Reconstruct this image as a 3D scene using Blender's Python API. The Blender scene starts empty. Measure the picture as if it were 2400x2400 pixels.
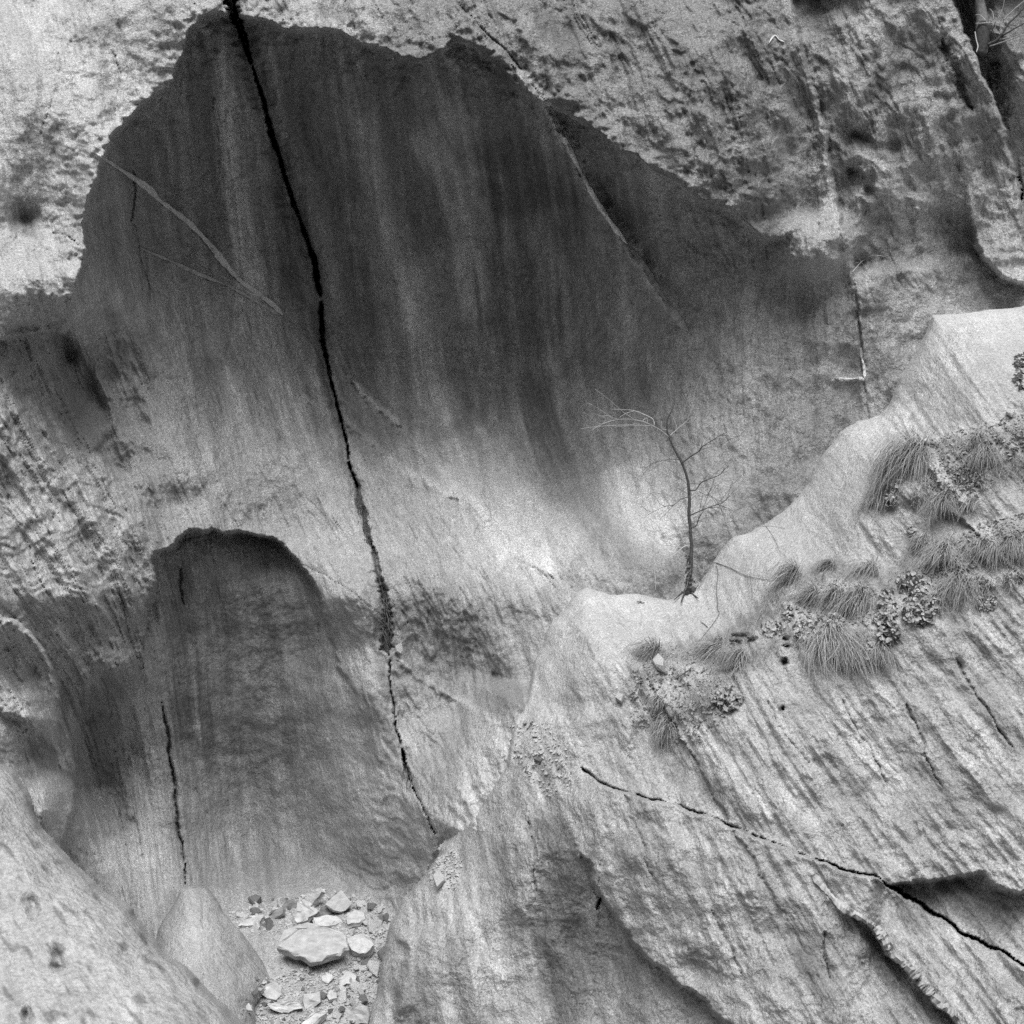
import bpy, bmesh, math, random
import numpy as np
from mathutils import Vector, Matrix

# ------------------------------------------------------------------ camera, sky, sun, exposure
scene = bpy.context.scene
PITCH = math.radians(8.0)
T = math.tan(math.radians(19.0))
CAM = np.array([0.0, 0.0, 0.0])
FW = np.array([0.0, math.cos(PITCH), -math.sin(PITCH)])
UP = np.array([0.0, math.sin(PITCH), math.cos(PITCH)])
cd = bpy.data.cameras.new('camera')
cam = bpy.data.objects.new('camera', cd)
scene.collection.objects.link(cam)
cam.location = CAM
cam.rotation_euler = (math.pi / 2 - PITCH, 0, 0)
cd.sensor_width = 56.0
cd.sensor_height = 56.0
cd.lens = 28.0 / T
cd.clip_start = 0.1
cd.clip_end = 5000
cd.dof.use_dof = True
cd.dof.focus_distance = 15.0
cd.dof.aperture_fstop = 9.0
scene.camera = cam

SUN_EL, SUN_AZ = math.radians(66), math.radians(182)      # azimuth from +Y clockwise: high, behind the camera
world = bpy.data.worlds.new('World')
scene.world = world
world.use_nodes = True
nt = world.node_tree
bg = nt.nodes['Background']
sky = nt.nodes.new('ShaderNodeTexSky')
sky.sky_type = 'NISHITA'
sky.sun_disc = False
sky.sun_elevation = SUN_EL
sky.sun_rotation = SUN_AZ
sky.dust_density = 4.0
sky.air_density = 1.0
bw = nt.nodes.new('ShaderNodeRGBToBW')                     # black and white film
nt.links.new(sky.outputs[0], bw.inputs[0])
nt.links.new(bw.outputs[0], bg.inputs[0])
bg.inputs[1].default_value = 0.06
sd = bpy.data.lights.new('sun', 'SUN')
sd.energy = 1.5
sd.angle = math.radians(45)
sun = bpy.data.objects.new('sun', sd)
scene.collection.objects.link(sun)
sdir = Vector((math.sin(SUN_AZ) * math.cos(SUN_EL), math.cos(SUN_AZ) * math.cos(SUN_EL), math.sin(SUN_EL)))
sun.rotation_euler = (-sdir).to_track_quat('-Z', 'Y').to_euler()
vs = scene.view_settings
vs.view_transform = 'Standard'
vs.look = 'None'
vs.gamma = 1.0
vs.exposure = 1.3
vs.use_curve_mapping = False
scene.cycles.max_bounces = 5
scene.cycles.diffuse_bounces = 3
scene.cycles.use_denoising = False

# ------------------------------------------------------------------ helpers
rnd = random.Random(7)
C = scene.collection.objects

def ray(u, v):
    """direction (per metre of depth) of a point of the picture, u to the right and v down, 0..2400"""
    tx = (np.asarray(u) - 1200.0) / 1200.0 * T
    ty = (1200.0 - np.asarray(v)) / 1200.0 * T
    return tx[..., None] * np.array([1.0, 0, 0]) + ty[..., None] * UP + FW

def P(u, v, D):
    return Vector(CAM + ray(np.float64(u), np.float64(v)) * D)

def tps(pts, U, V, clipbox=(-300, 2700)):
    pts = np.array(pts, np.float64)
    x, y, z = pts[:, 0] / 1000, pts[:, 1] / 1000, pts[:, 2]
    n = len(x)
    def k(r2):
        return r2 * np.log(r2 + 1e-9)
    K = k((x[:, None] - x) ** 2 + (y[:, None] - y) ** 2) + np.eye(n) * 0.002
    Pm = np.stack([np.ones(n), x, y], 1)
    M = np.zeros((n + 3, n + 3))
    M[:n, :n] = K; M[:n, n:] = Pm; M[n:, :n] = Pm.T
    w = np.linalg.solve(M, np.concatenate([z, np.zeros(3)]))
    Uc = (np.clip(U, *clipbox) / 1000).astype(np.float32)
    Vc = (np.clip(V, *clipbox) / 1000).astype(np.float32)
    out = np.full(U.shape, w[n], np.float32) + np.float32(w[n + 1]) * Uc + np.float32(w[n + 2]) * Vc
    for i in range(n):
        r2 = (Uc - np.float32(x[i])) ** 2 + (Vc - np.float32(y[i])) ** 2
        out += np.float32(w[i]) * r2 * np.log(r2 + np.float32(1e-9))
    return out

_g = np.random.RandomState(3)
_perm = _g.permutation(1024).astype(np.int32)
_ang = _g.rand(1024) * 2 * np.pi
_gx, _gy = np.cos(_ang).astype(np.float32), np.sin(_ang).astype(np.float32)

def pn(x, y, seed=0):
    """2-D gradient noise, about -1..1"""
    x = np.asarray(x, np.float32); y = np.asarray(y, np.float32)
    xi = np.floor(x); yi = np.floor(y)
    fx = x - xi; fy = y - yi
    xi = xi.astype(np.int32) + seed * 37; yi = yi.astype(np.int32) + seed * 91
    sx = fx * fx * fx * (fx * (fx * 6 - 15) + 10); sy = fy * fy * fy * (fy * (fy * 6 - 15) + 10)
    def g(ix, iy, dx, dy):
        h = _perm[(_perm[ix & 1023] + iy) & 1023]
        return _gx[h] * dx + _gy[h] * dy
    a = g(xi, yi, fx, fy); b = g(xi + 1, yi, fx - 1, fy)
    c = g(xi, yi + 1, fx, fy - 1); d = g(xi + 1, yi + 1, fx - 1, fy - 1)
    a = a + sx * (b - a); c = c + sx * (d - c)
    return (a + sy * (c - a)) * 1.5

def fbm(x, y, o=4, seed=0, gain=0.5):
    s = 0; amp = 1.0
    for i in range(o):
        s = s + amp * pn(x * 2 ** i, y * 2 ** i, seed + i * 5)
        amp *= gain
    return s

def ss(a, b, x):
    t = np.clip((x - a) / (b - a), 0, 1)
    return t * t * (3 - 2 * t)

def pdist(poly, U, V, closed=False):
    """distance to a polyline, side of the nearest segment (+ = right of travel in the picture), share of length"""
    pts = np.array(poly, np.float32)
    if closed:
        pts = np.vstack([pts, pts[:1]])
    seg = np.linalg.norm(pts[1:] - pts[:-1], axis=1)
    cum = np.concatenate([[0], np.cumsum(seg)])
    best = np.full(U.shape, 1e12, np.float32); side = np.zeros(U.shape, np.float32); tt = np.zeros(U.shape, np.float32)
    for i in range(len(seg)):
        ax, ay = pts[i]; bx, by = pts[i + 1]
        dx, dy = bx - ax, by - ay
        t = np.clip(((U - ax) * dx + (V - ay) * dy) / (seg[i] ** 2), 0, 1)
        ex, ey = U - (ax + t * dx), V - (ay + t * dy)
        d2 = ex * ex + ey * ey
        m = d2 < best
        cr = dx * (V - ay) - dy * (U - ax)
        # where the two segments of a corner tie, keep the one the point is more clearly beside
        best = np.where(m, d2, best); side = np.where(m, np.sign(cr), side)
        tt = np.where(m, (cum[i] + t * seg[i]) / cum[-1], tt)
    return np.sqrt(best), side, tt

def inside(poly, U, V):
    res = np.zeros(U.shape, bool)
    n = len(poly)
    for i in range(n):
        x1, y1 = poly[i]; x2, y2 = poly[(i + 1) % n]
        c = ((y1 > V) != (y2 > V)) & (U < (x2 - x1) * (V - y1) / ((y2 - y1) or 1e-9) + x1)
        res ^= c
    return res

class Sheet:
    """a rock surface: depth, tone and roughness over a grid of directions, turned into one mesh"""
    def __init__(s, us, vs_, fine=2.5):
        s.us, s.vs = us.astype(np.float32), vs_.astype(np.float32)
        s.U, s.V = np.meshgrid(s.us, s.vs)
        s.tone = np.ones(s.U.shape, np.float32)
        s.rough = np.full(s.U.shape, 0.5, np.float32)
        s.warp(fine)
    def warp(s, fine):
        U, V = s.U, s.V
        s.Uw = U + 9 * fbm(U / 70, V / 70, 3, 11) + fine * pn(U / 9, V / 9, 14)
        s.Vw = V + 9 * fbm(U / 70, V / 70, 3, 21) + fine * pn(U / 9, V / 9, 24)
    def crop(s, poly, m):
        p = np.array(poly)
        i0 = np.searchsorted(s.us, p[:, 0].min() - m); i1 = np.searchsorted(s.us, p[:, 0].max() + m)
        j0 = np.searchsorted(s.vs, p[:, 1].min() - m); j1 = np.searchsorted(s.vs, p[:, 1].max() + m)
        return slice(j0, j1), slice(i0, i1)
    def slab(s, poly, h, soft=5, L=500, keep=0.0, fade=None):
        """raise a region towards the viewer; highest at its edge, fading inwards over L"""
        sl = s.crop(poly, soft * 3 + 30)
        U, V = s.Uw[sl], s.Vw[sl]
        d, _, _ = pdist(poly, U, V, True)
        d = np.where(inside(poly, U, V), d, -d)
        h = h if fade is None else h * fade(U, V)
        s.D[sl] -= h * ss(-soft, soft, d) * (keep + (1 - keep) * np.exp(-np.maximum(d, 0) / L))
    def step(s, line, h, soft=5, L=200, side=1, taper=0.15, warp=True, fade=None, rag=1.0):
        """push one side of a line (side=1: right of travel in the picture) back by h, fading over L"""
        sl = s.crop(line, L * 3)
        U, V = (s.U[sl] + rag * (s.Uw[sl] - s.U[sl]), s.V[sl] + rag * (s.Vw[sl] - s.V[sl])) if warp else (s.U[sl], s.V[sl])
        d, sd_, t = pdist(line, U, V)
        d = d * sd_ * side
        e = ss(0, taper, t) * ss(0, taper, 1 - t) if taper > 0 else 1.0
        if fade is not None:
            e = e * fade(U, V)
        s.D[sl] += h * e * ss(-soft, soft, d) * np.exp(-np.maximum(d, 0) / L)
    def groove(s, line, w0, w1, depth, soft=0.35, tone=1.0, taper=0.08, warp=0.5):
        """a crack: width w0..w1 in picture units, depth in metres (negative: a rib)"""
        sl = s.crop(line, 3 * max(w0, w1) + 30)
        U = s.U[sl] + warp * (s.Uw[sl] - s.U[sl]); V = s.V[sl] + warp * (s.Vw[sl] - s.V[sl])
        d, sd_, t = pdist(line, U, V)
        w = (w0 + (w1 - w0) * t) * (ss(0, taper, t) * ss(0, taper, 1 - t) * 0.9 + 0.1 if taper > 0 else 1)
        w = w * np.clip(1 + 0.55 * pn(t * 22, t * 0 + w0, 3) + 0.4 * pn(t * 70, t * 0 + w0, 4), 0.15, 2)
        m = 1 - ss(1 - soft, 1 + soft, d / np.maximum(w * 0.5, 0.3))
        s.D[sl] += depth * m
        if tone != 1.0:
            s.tone[sl] *= 1 + (tone - 1) * m
    def bump(s, u, v, ru, rv, h, rot=0, p=2.0):
        R_ = max(ru, rv) * 2.5
        sl = s.crop([(u, v)], R_)
        a = math.radians(rot)
        x = s.Uw[sl] - u; y = s.Vw[sl] - v
        xr = (x * math.cos(a) + y * math.sin(a)) / ru; yr = (-x * math.sin(a) + y * math.cos(a)) / rv
        s.D[sl] -= h * np.exp(-(xr * xr + yr * yr) ** (p / 2))
    def stain(s, u, v, ru, rv, k, rot=0, streak=0.6, p=3.0):  # patch of tone
        """darker (k<1) or paler (k>1) patch of rock with a streaky edge"""
        R_ = max(ru, rv) * 2.2
        sl = s.crop([(u, v)], R_)
        a = math.radians(rot)
        x = s.U[sl] - u; y = s.V[sl] - v
        xr = (x * math.cos(a) + y * math.sin(a)) / ru; yr = (-x * math.sin(a) + y * math.cos(a)) / rv
        q = np.sqrt(xr * xr + yr * yr) + streak * s.sn[sl] + 0.25 * s.sm[sl]
        s.tone[sl] *= 1 + (k - 1) * (1 - ss(0.45, 1.25, q))
    def stroke(s, line, w, k, streak=0.45, w1=None, taper=0.12):
        """a streak of darker or paler rock, or of painted light or shade, along a line"""
        sl = s.crop(line, w * 2 + 20)
        d, _, t = pdist(line, s.U[sl], s.V[sl])
        ww = w + ((w1 or w) - w) * t
        e = ss(0, taper, t + 0.02) * ss(0, taper, 1.02 - t)
        q = d / ww + streak * s.sn[sl] + 0.22 * s.sm[sl]
        s.tone[sl] *= 1 + (k - 1) * e * (1 - ss(0.25, 1.1, q))
    def flow(s, pts):
        U, V = s.U, s.V
        th = np.clip(tps(pts, U, V), -5, 45)
        tn = np.tan(np.radians(th))
        A = np.empty_like(U)
        A[0] = s.us
        for j in range(1, len(s.vs)):
            dv = s.vs[j] - s.vs[j - 1]
            src = s.us - tn[j] * dv
            A[j] = np.interp(src, s.us, A[j - 1]) + np.minimum(src - s.us[0], 0)
        s.A = A
        s.sn = 0.6 * pn(A / 46, V / 420, 33) + 0.6 * pn(A / 20, V / 330, 31) + 0.4 * pn(A / 9, V / 200, 32)
        s.sm = fbm(U / 130, V / 130, 4, 41)
    def at(s, u, v):
        i = int(np.clip(np.searchsorted(s.us, u), 1, len(s.us) - 1)); j = int(np.clip(np.searchsorted(s.vs, v), 1, len(s.vs) - 1))
        fu = float((u - s.us[i - 1]) / (s.us[i] - s.us[i - 1])); fv = float((v - s.vs[j - 1]) / (s.vs[j] - s.vs[j - 1]))
        D = s.D
        return float((D[j - 1, i - 1] * (1 - fu) + D[j - 1, i] * fu) * (1 - fv) + (D[j, i - 1] * (1 - fu) + D[j, i] * fu) * fv)
    def build(s, name, mat, mask=None, kind='structure'):
        ny, nx = s.U.shape
        co = (CAM + ray(s.U, s.V) * s.D[..., None]).astype(np.float32).reshape(-1, 3)
        idx = np.arange(ny * nx, dtype=np.int32).reshape(ny, nx)
        q = np.stack([idx[:-1, :-1], idx[1:, :-1], idx[1:, 1:], idx[:-1, 1:]], -1).reshape(-1, 4)
        if mask is not None:
            k = (mask[:-1, :-1] | mask[1:, :-1] | mask[1:, 1:] | mask[:-1, 1:]).reshape(-1)
            q = q[k]
            used = np.zeros(ny * nx, bool); used[q.reshape(-1)] = True
            remap = np.cumsum(used) - 1
            q = remap[q].astype(np.int32)
        else:
            used = np.ones(ny * nx, bool)
        me = bpy.data.meshes.new(name)
        nv = int(used.sum())
        me.vertices.add(nv)
        me.vertices.foreach_set('co', co[used].reshape(-1))
        me.loops.add(q.size)
        me.loops.foreach_set('vertex_index', q.reshape(-1))
        me.polygons.add(len(q))
        me.polygons.foreach_set('loop_start', np.arange(0, q.size, 4, dtype=np.int32))
        me.update(calc_edges=True)
        me.polygons.foreach_set('use_smooth', np.ones(len(q), bool))
        for nm, arr in (('tone', s.tone), ('rough', s.rough)):
            at_ = me.attributes.new(nm, 'FLOAT', 'POINT')
            at_.data.foreach_set('value', arr.reshape(-1)[used].astype(np.float32))
        px = 1200.0 / (T * 15.0)
        fl = np.stack([s.A / px, s.V / px, s.D], -1).reshape(-1, 3)[used].astype(np.float32)
        at_ = me.attributes.new('flow', 'FLOAT_VECTOR', 'POINT')
        at_.data.foreach_set('vector', fl.reshape(-1))
        me.materials.append(mat)
        o = bpy.data.objects.new(name, me)
        C.link(o)
        if kind:
            o['kind'] = kind
        return o

# ------------------------------------------------------------------ materials (a black and white photograph: greys only)
def node(nt_, typ, **kw):
    n = nt_.nodes.new(typ)
    for k, v in kw.items():
        setattr(n, k, v)
    return n

def rock_material(name, albedo, grain=1.0, fol=1.0, bumpk=1.0):
    m = bpy.data.materials.new(name)
    m.use_nodes = True
    t = m.node_tree
    L = t.links.new
    b = t.nodes['Principled BSDF']
    tone = node(t, 'ShaderNodeAttribute', attribute_name='tone')
    rough = node(t, 'ShaderNodeAttribute', attribute_name='rough')
    flow = node(t, 'ShaderNodeAttribute', attribute_name='flow')
    tc = node(t, 'ShaderNodeTexCoord')
    def noise(vec, sc, det=4, rg=0.6, scale3=None, dist=0.0):
        if scale3:
            mp = node(t, 'ShaderNodeVectorMath', operation='MULTIPLY')
            mp.inputs[1].default_value = scale3
            L(vec, mp.inputs[0]); vec = mp.outputs[0]
        n = node(t, 'ShaderNodeTexNoise')
        n.inputs['Scale'].default_value = sc; n.inputs['Detail'].default_value = det
        n.inputs['Roughness'].default_value = rg; n.inputs['Distortion'].default_value = dist
        L(vec, n.inputs['Vector'])
        return n.outputs[0]
    def mr(x, a, b_, c, d):
        n = node(t, 'ShaderNodeMapRange')
        for i, q in zip((1, 2, 3, 4), (a, b_, c, d)):
            n.inputs[i].default_value = q
        L(x, n.inputs[0])
        return n.outputs[0]
    def mul(x, y):
        n = node(t, 'ShaderNodeMath', operation='MULTIPLY')
        L(x, n.inputs[0])
        if isinstance(y, (int, float)):
            n.inputs[1].default_value = y
        else:
            L(y, n.inputs[1])
        return n.outputs[0]
    def add(x, y):
        n = node(t, 'ShaderNodeMath', operation='ADD')
        L(x, n.inputs[0])
        if isinstance(y, (int, float)):
            n.inputs[1].default_value = y
        else:
            L(y, n.inputs[1])
        return n.outputs[0]
    fv = flow.outputs['Vector']; ov = tc.outputs['Object']
    streak = noise(fv, 1.0, 3, 0.65, (14, 1.7, 4), 0.6)          # foliation and run-off, fine
    streak2 = noise(fv, 1.0, 2, 0.6, (55, 8, 12), 0.5)
    speck = noise(ov, 50.0, 3, 0.85)
    patch = mr(noise(ov, 1.3, 3, 0.5), 0.4, 0.65, 0.15, 1.0)     # where the foliation shows
    def around(x, g, amt):
        # 1 + amt * g * (x - 0.5) * 2.5
        return add(mul(mul(add(x, -0.5), g), 2.5 * amt), 1.0)
    k = around(streak, patch, 0.50 * fol)
    k = mul(k, around(streak2, patch, 0.36 * fol))
    blotch = noise(ov, 7.0, 4, 0.7, None, 0.6)
    k = mul(k, around(blotch, add(mul(rough.outputs['Fac'], 0.9), 0.2), 0.36))
    k = mul(k, around(speck, add(mul(rough.outputs['Fac'], 0.5), 0.62), 1.15 * grain))
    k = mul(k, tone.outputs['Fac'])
    k = mul(k, albedo)
    cl = node(t, 'ShaderNodeMath', operation='MINIMUM')
    L(k, cl.inputs[0]); cl.inputs[1].default_value = 0.8
    cb = node(t, 'ShaderNodeCombineColor')
    for i in range(3):
        L(cl.outputs[0], cb.inputs[i])
    L(cb.outputs[0], b.inputs['Base Color'])
    b.inputs['Roughness'].default_value = 0.85
    b.inputs['Specular IOR Level'].default_value = 0.25
    h = add(mul(noise(ov, 20.0, 4, 0.62), mul(add(rough.outputs['Fac'], 0.35), 0.042 * bumpk)), mul(streak, 0.018 * bumpk * fol))
    h = add(h, mul(speck, 0.012 * bumpk))
    bp = node(t, 'ShaderNodeBump')
    bp.inputs['Strength'].default_value = 0.9
    bp.inputs['Distance'].default_value = 1.0
    L(h, bp.inputs['Height'])
    L(bp.outputs[0], b.inputs['Normal'])
    return m

def plain_material(name, lo, hi, scale=30.0, rough=0.8, bumpk=0.004, stretch=None):
    m = bpy.data.materials.new(name)
    m.use_nodes = True
    t = m.node_tree; L = t.links.new
    b = t.nodes['Principled BSDF']
    tc = node(t, 'ShaderNodeTexCoord'); oi = node(t, 'ShaderNodeObjectInfo')
    vec = tc.outputs['Object']
    ad = node(t, 'ShaderNodeVectorMath', operation='ADD')
    L(vec, ad.inputs[0])
    sc = node(t, 'ShaderNodeVectorMath', operation='SCALE')
    cbx = node(t, 'ShaderNodeCombineXYZ')
    for i in range(3):
        L(oi.outputs['Random'], cbx.inputs[i])
    L(cbx.outputs[0], sc.inputs[0]); sc.inputs['Scale'].default_value = 37.0
    L(sc.outputs[0], ad.inputs[1])
    vec = ad.outputs[0]
    if stretch:
        mp = node(t, 'ShaderNodeVectorMath', operation='MULTIPLY'); mp.inputs[1].default_value = stretch
        L(vec, mp.inputs[0]); vec = mp.outputs[0]
    n = node(t, 'ShaderNodeTexNoise')
    n.inputs['Scale'].default_value = scale; n.inputs['Detail'].default_value = 5
    n.inputs['Roughness'].default_value = 0.65
    L(vec, n.inputs['Vector'])
    r = node(t, 'ShaderNodeMapRange')
    for i, q in zip((1, 2, 3, 4), (0.3, 0.7, lo, hi)):
        r.inputs[i].default_value = q
    L(n.outputs[0], r.inputs[0])
    r2 = node(t, 'ShaderNodeMapRange')
    for i, q in zip((1, 2, 3, 4), (0, 1, 0.82, 1.15)):
        r2.inputs[i].default_value = q
    L(oi.outputs['Random'], r2.inputs[0])
    mm = node(t, 'ShaderNodeMath', operation='MULTIPLY')
    L(r.outputs[0], mm.inputs[0]); L(r2.outputs[0], mm.inputs[1])
    cb = node(t, 'ShaderNodeCombineColor')
    for i in range(3):
        L(mm.outputs[0], cb.inputs[i])
    L(cb.outputs[0], b.inputs['Base Color'])
    b.inputs['Roughness'].default_value = rough
    b.inputs['Specular IOR Level'].default_value = 0.25
    bp = node(t, 'ShaderNodeBump'); bp.inputs['Distance'].default_value = 1.0
    ml = node(t, 'ShaderNodeMath', operation='MULTIPLY'); L(n.outputs[0], ml.inputs[0]); ml.inputs[1].default_value = bumpk
    L(ml.outputs[0], bp.inputs['Height']); L(bp.outputs[0], b.inputs['Normal'])
    return m
# ------------------------------------------------------------------ gorge floor far below
M_ROCK = rock_material('schist', 0.34, fol=0.85)
M_ROCK_NEAR = rock_material('schist_near', 0.35, fol=1.0)
M_BOULDER = rock_material('pale_schist', 0.385, grain=0.6, fol=0.8)
M_GROUND = plain_material('gravel_bed', 0.10, 0.20, 3.0)
bm = bmesh.new()
bmesh.ops.create_grid(bm, x_segments=24, y_segments=24, size=700)
for v_ in bm.verts:
    v_.co.z = -9.0 + 0.3 * math.sin(v_.co.x * 0.37) * math.cos(v_.co.y * 0.31)
me = bpy.data.meshes.new('ground'); bm.to_mesh(me); bm.free()
me.materials.append(M_GROUND)
ground = bpy.data.objects.new('ground', me); C.link(ground); ground['kind'] = 'structure'

# unseen far wall of the gorge, added behind the viewer to block sky light
bm = bmesh.new()
bmesh.ops.create_grid(bm, x_segments=70, y_segments=30, size=1)
for v_ in bm.verts:
    x, z = v_.co.x * 90, (v_.co.y + 1) * 10 - 10
    v_.co = (x, -13 - 0.28 * (z + 10) - 2.2 * math.sin(x * 0.11 + 0.7) - 1.1 * math.sin(x * 0.31 + z * 0.4) - 0.5 * math.sin(z * 0.9 + x * 0.7), z + 1.2 * math.sin(x * 0.17) * (z > 14))
me = bpy.data.meshes.new('added_gorge_wall'); bm.to_mesh(me); bm.free()
me.materials.append(plain_material('added_wall', 0.14, 0.26, 0.8, bumpk=0.1))
gw = bpy.data.objects.new('added_gorge_wall', me); C.link(gw); gw['kind'] = 'structure'

def axis(lo, hi, a, b, st, grow=1.12):
    """dense between a and b, coarser beyond"""
    mid = np.arange(a, b + st, st)
    def tail(x, lim, sgn):
        out = []; d = st
        while (x - lim) * sgn < 0:
            d = min(d * grow, 9 if len(out) < 60 else 60); x += d * sgn; out.append(x)
        return out
    return np.array(tail(a, lo, -1)[::-1] + list(mid) + tail(mid[-1], hi, 1))

# ------------------------------------------------------------------ the cliff: two hollows, a buttress, cracks
A = Sheet(axis(-1300, 3500, -40, 2440, 3.1), axis(-1300, 3200, -40, 2440, 3.1))
U, V = A.U, A.V
A.D = tps([
    (520, 80, 16.6), (700, 100, 16.6), (1000, 170, 16.6), (1250, 260, 16.6), (1500, 380, 16.55), (1700, 500, 16.6),
    (300, 300, 16.6), (420, 400, 17.6), (650, 400, 18.2), (900, 450, 18.5), (1150, 500, 18.5), (1400, 600, 17.7), (1600, 700, 16.95),
    (350, 650, 17.2), (550, 700, 18.1), (800, 750, 19.1), (1050, 750, 19.2), (1300, 800, 18.4), (1550, 850, 17.05), (1800, 850, 16.55),
    (400, 900, 17.2), (650, 950, 18.0), (850, 950, 18.7), (1050, 980, 18.8), (1300, 1000, 18.1), (1550, 1050, 16.85), (1750, 1050, 16.4),
    (450, 1050, 16.7), (650, 1100, 17.2), (900, 1100, 17.9), (1100, 1120, 17.9), (1300, 1150, 17.5), (1500, 1180, 16.4), (1700, 1200, 16.2),
    (600, 1220, 16.9), (800, 1250, 16.9), (1000, 1250, 17.0), (1200, 1270, 16.95), (1400, 1300, 16.05), (1600, 1330, 16.05),
    (1000, 1390, 16.2), (1200, 1390, 16.15), (1400, 1400, 15.8), (1050, 1550, 16.3), (1100, 1650, 16.1), (900, 1480, 16.15),
    (1200, 1720, 15.3), (1100, 1850, 14.6), (1250, 1870, 14.3), (800, 1400, 15.9), (850, 1600, 16.0), (900, 1800, 15.9), (1000, 1950, 15.0),
    (530, 1320, 16.3), (450, 1500, 16.8), (600, 1500, 17.15), (750, 1500, 16.85), (450, 1700, 17.4), (600, 1700, 17.85), (780, 1750, 16.9),
    (420, 1900, 17.4), (600, 1900, 18.1), (800, 1950, 16.85), (420, 2050, 16.9), (600, 2050, 17.6), (800, 2070, 16.8),
    (600, 2140, 16.1), (800, 2140, 15.9), (700, 2200, 15.5), (700, 2300, 14.8), (700, 2400, 14.2), (850, 2300, 14.9), (500, 2200, 15.6),
    (300, 1800, 17.25), (200, 1850, 16.95), (250, 1950, 16.8), (300, 2100, 16.05), (200, 2100, 15.8), (450, 2300, 14.9), (1000, 2200, 15.2), (1100, 2400, 14.3),
    (150, 300, 15.5), (100, 100, 15.8), (250, 200, 16.4), (0, 0, 16.0), (100, 500, 15.3), (150, 700, 15.35), (0, 650, 15.0),
    (200, 950, 16.0), (280, 800, 16.4), (100, 1000, 15.05), (100, 890, 15.4), (0, 860, 14.95), (50, 1200, 14.6), (200, 1200, 15.2), (100, 1350, 14.4), (300, 1350, 15.4),
    (250, 1480, 15.2), (220, 1580, 15.35), (200, 1720, 16.75), (0, 1000, 14.6), (0, 1400, 14.1), (100, 1560, 15.0), (60, 1720, 14.6), (100, 1900, 14.5), (0, 1900, 14.2), (120, 2200, 14.6), (400, 1200, 16.1),
    (1900, 100, 15.8), (1900, 300, 15.75), (2100, 150, 16.1), (2150, 400, 16.25), (2050, 600, 16.4), (2200, 650, 16.7), (2100, 800, 16.6),
    (2000, 950, 16.6), (2250, 760, 16.8), (2400, 720, 16.6), (1900, 750, 16.5), (2330, 200, 16.2), (2400, 350, 16.9), (1400, 50, 16.55),
    (1000, 0, 16.6), (1400, -250, 17.0), (600, -250, 17.2), (0, -250, 17.2), (2200, -250, 16.5), (1600, 1500, 16.2), (1900, 1300, 16.3),
    (2200, 1100, 16.4), (1600, 2000, 15.0), (2300, 1700, 15.0), (2000, 2400, 14.0), (2650, 2600, 13.0), (-250, 2600, 13.5), (2650, -250, 17.2),
    (-250, 800, 15.2), (2650, 800, 16.2),
], U, V)
FLOW_A = [(500, 0, 17), (500, 500, 8), (900, 300, 8), (1000, 800, 8), (1100, 1100, 18), (900, 1300, 30), (1300, 1200, 25), (1500, 1200, 18),
          (1600, 800, 3), (1700, 400, 15), (1400, 100, 20), (2000, 300, 12), (2250, 300, 20), (2000, 800, 2), (100, 300, 10), (100, 1200, 30),
          (300, 900, 20), (250, 1500, 25), (500, 1500, 4), (700, 1700, 8), (450, 2000, 5), (850, 1700, 15), (1050, 1550, 10), (1050, 1850, 15),
          (1600, 1600, 20), (2300, 1200, 20), (1500, 2300, 10), (2600, 2500, 20), (-200, 2400, 20)]
A.flow(FLOW_A)

# overhanging slab above the big hollow and the buttress left of it
LIP = [(150, 780), (205, 585), (192, 520), (225, 450), (240, 390), (255, 340), (270, 310), (330, 258), (400, 205), (420, 160), (450, 72), (490, 42),
       (525, 40), (575, 40), (620, 55), (680, 75), (740, 72), (800, 75), (870, 115), (975, 145), (1000, 138), (1040, 115), (1065, 95), (1110, 105),
       (1150, 140), (1200, 195), (1260, 240), (1290, 242), (1330, 265), (1390, 300), (1420, 325), (1435, 360), (1490, 360), (1530, 400),
       (1590, 428), (1640, 470), (1710, 490), (1760, 530), (1790, 565)]
OUT = LIP + [(1850, 560), (2000, 420), (2200, 300), (2600, 0), (2600, -1250), (-1250, -1250), (-1250, 800), (0, 800)]
A.slab(OUT, 1.55, 7, 600, keep=0.12, fade=lambda u, v: (1 - ss(1660, 1900, u)) * (0.28 + 0.72 * ss(90, 240, u)))
# lower hollow
LIP2 = [(352, 1420), (362, 1340), (372, 1292), (420, 1262), (480, 1243), (560, 1246), (640, 1262), (690, 1302), (735, 1370), (760, 1450), (800, 1560), (870, 1700)]
A.step(LIP2, 0.85, 6, 420, side=1, taper=0, rag=1.2, fade=lambda u, v: 1 - ss(1350, 1680, v))
# left outcrop in front of the lower hollow
A.slab([(-1200, 1440), (0, 1438), (45, 1455), (80, 1500), (120, 1560), (140, 1640), (170, 1780), (176, 1860), (150, 1975), (120, 2400), (-1200, 2600)], 0.9, 6, 900, keep=0.4)
A.bump(85, 1685, 62, 34, 0.35, 32)
A.bump(120, 1850, 34, 60, 0.2, -10)
A.bump(30, 1480, 60, 30, 0.2, 20)
A.step([(-60, 1640), (30, 1680), (90, 1725), (125, 1760)], 0.22, 12, 50, side=1, taper=0.4)
A.step([(-60, 1500), (20, 1515), (60, 1530)], 0.15, 12, 60, side=1, taper=0.4)
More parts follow.
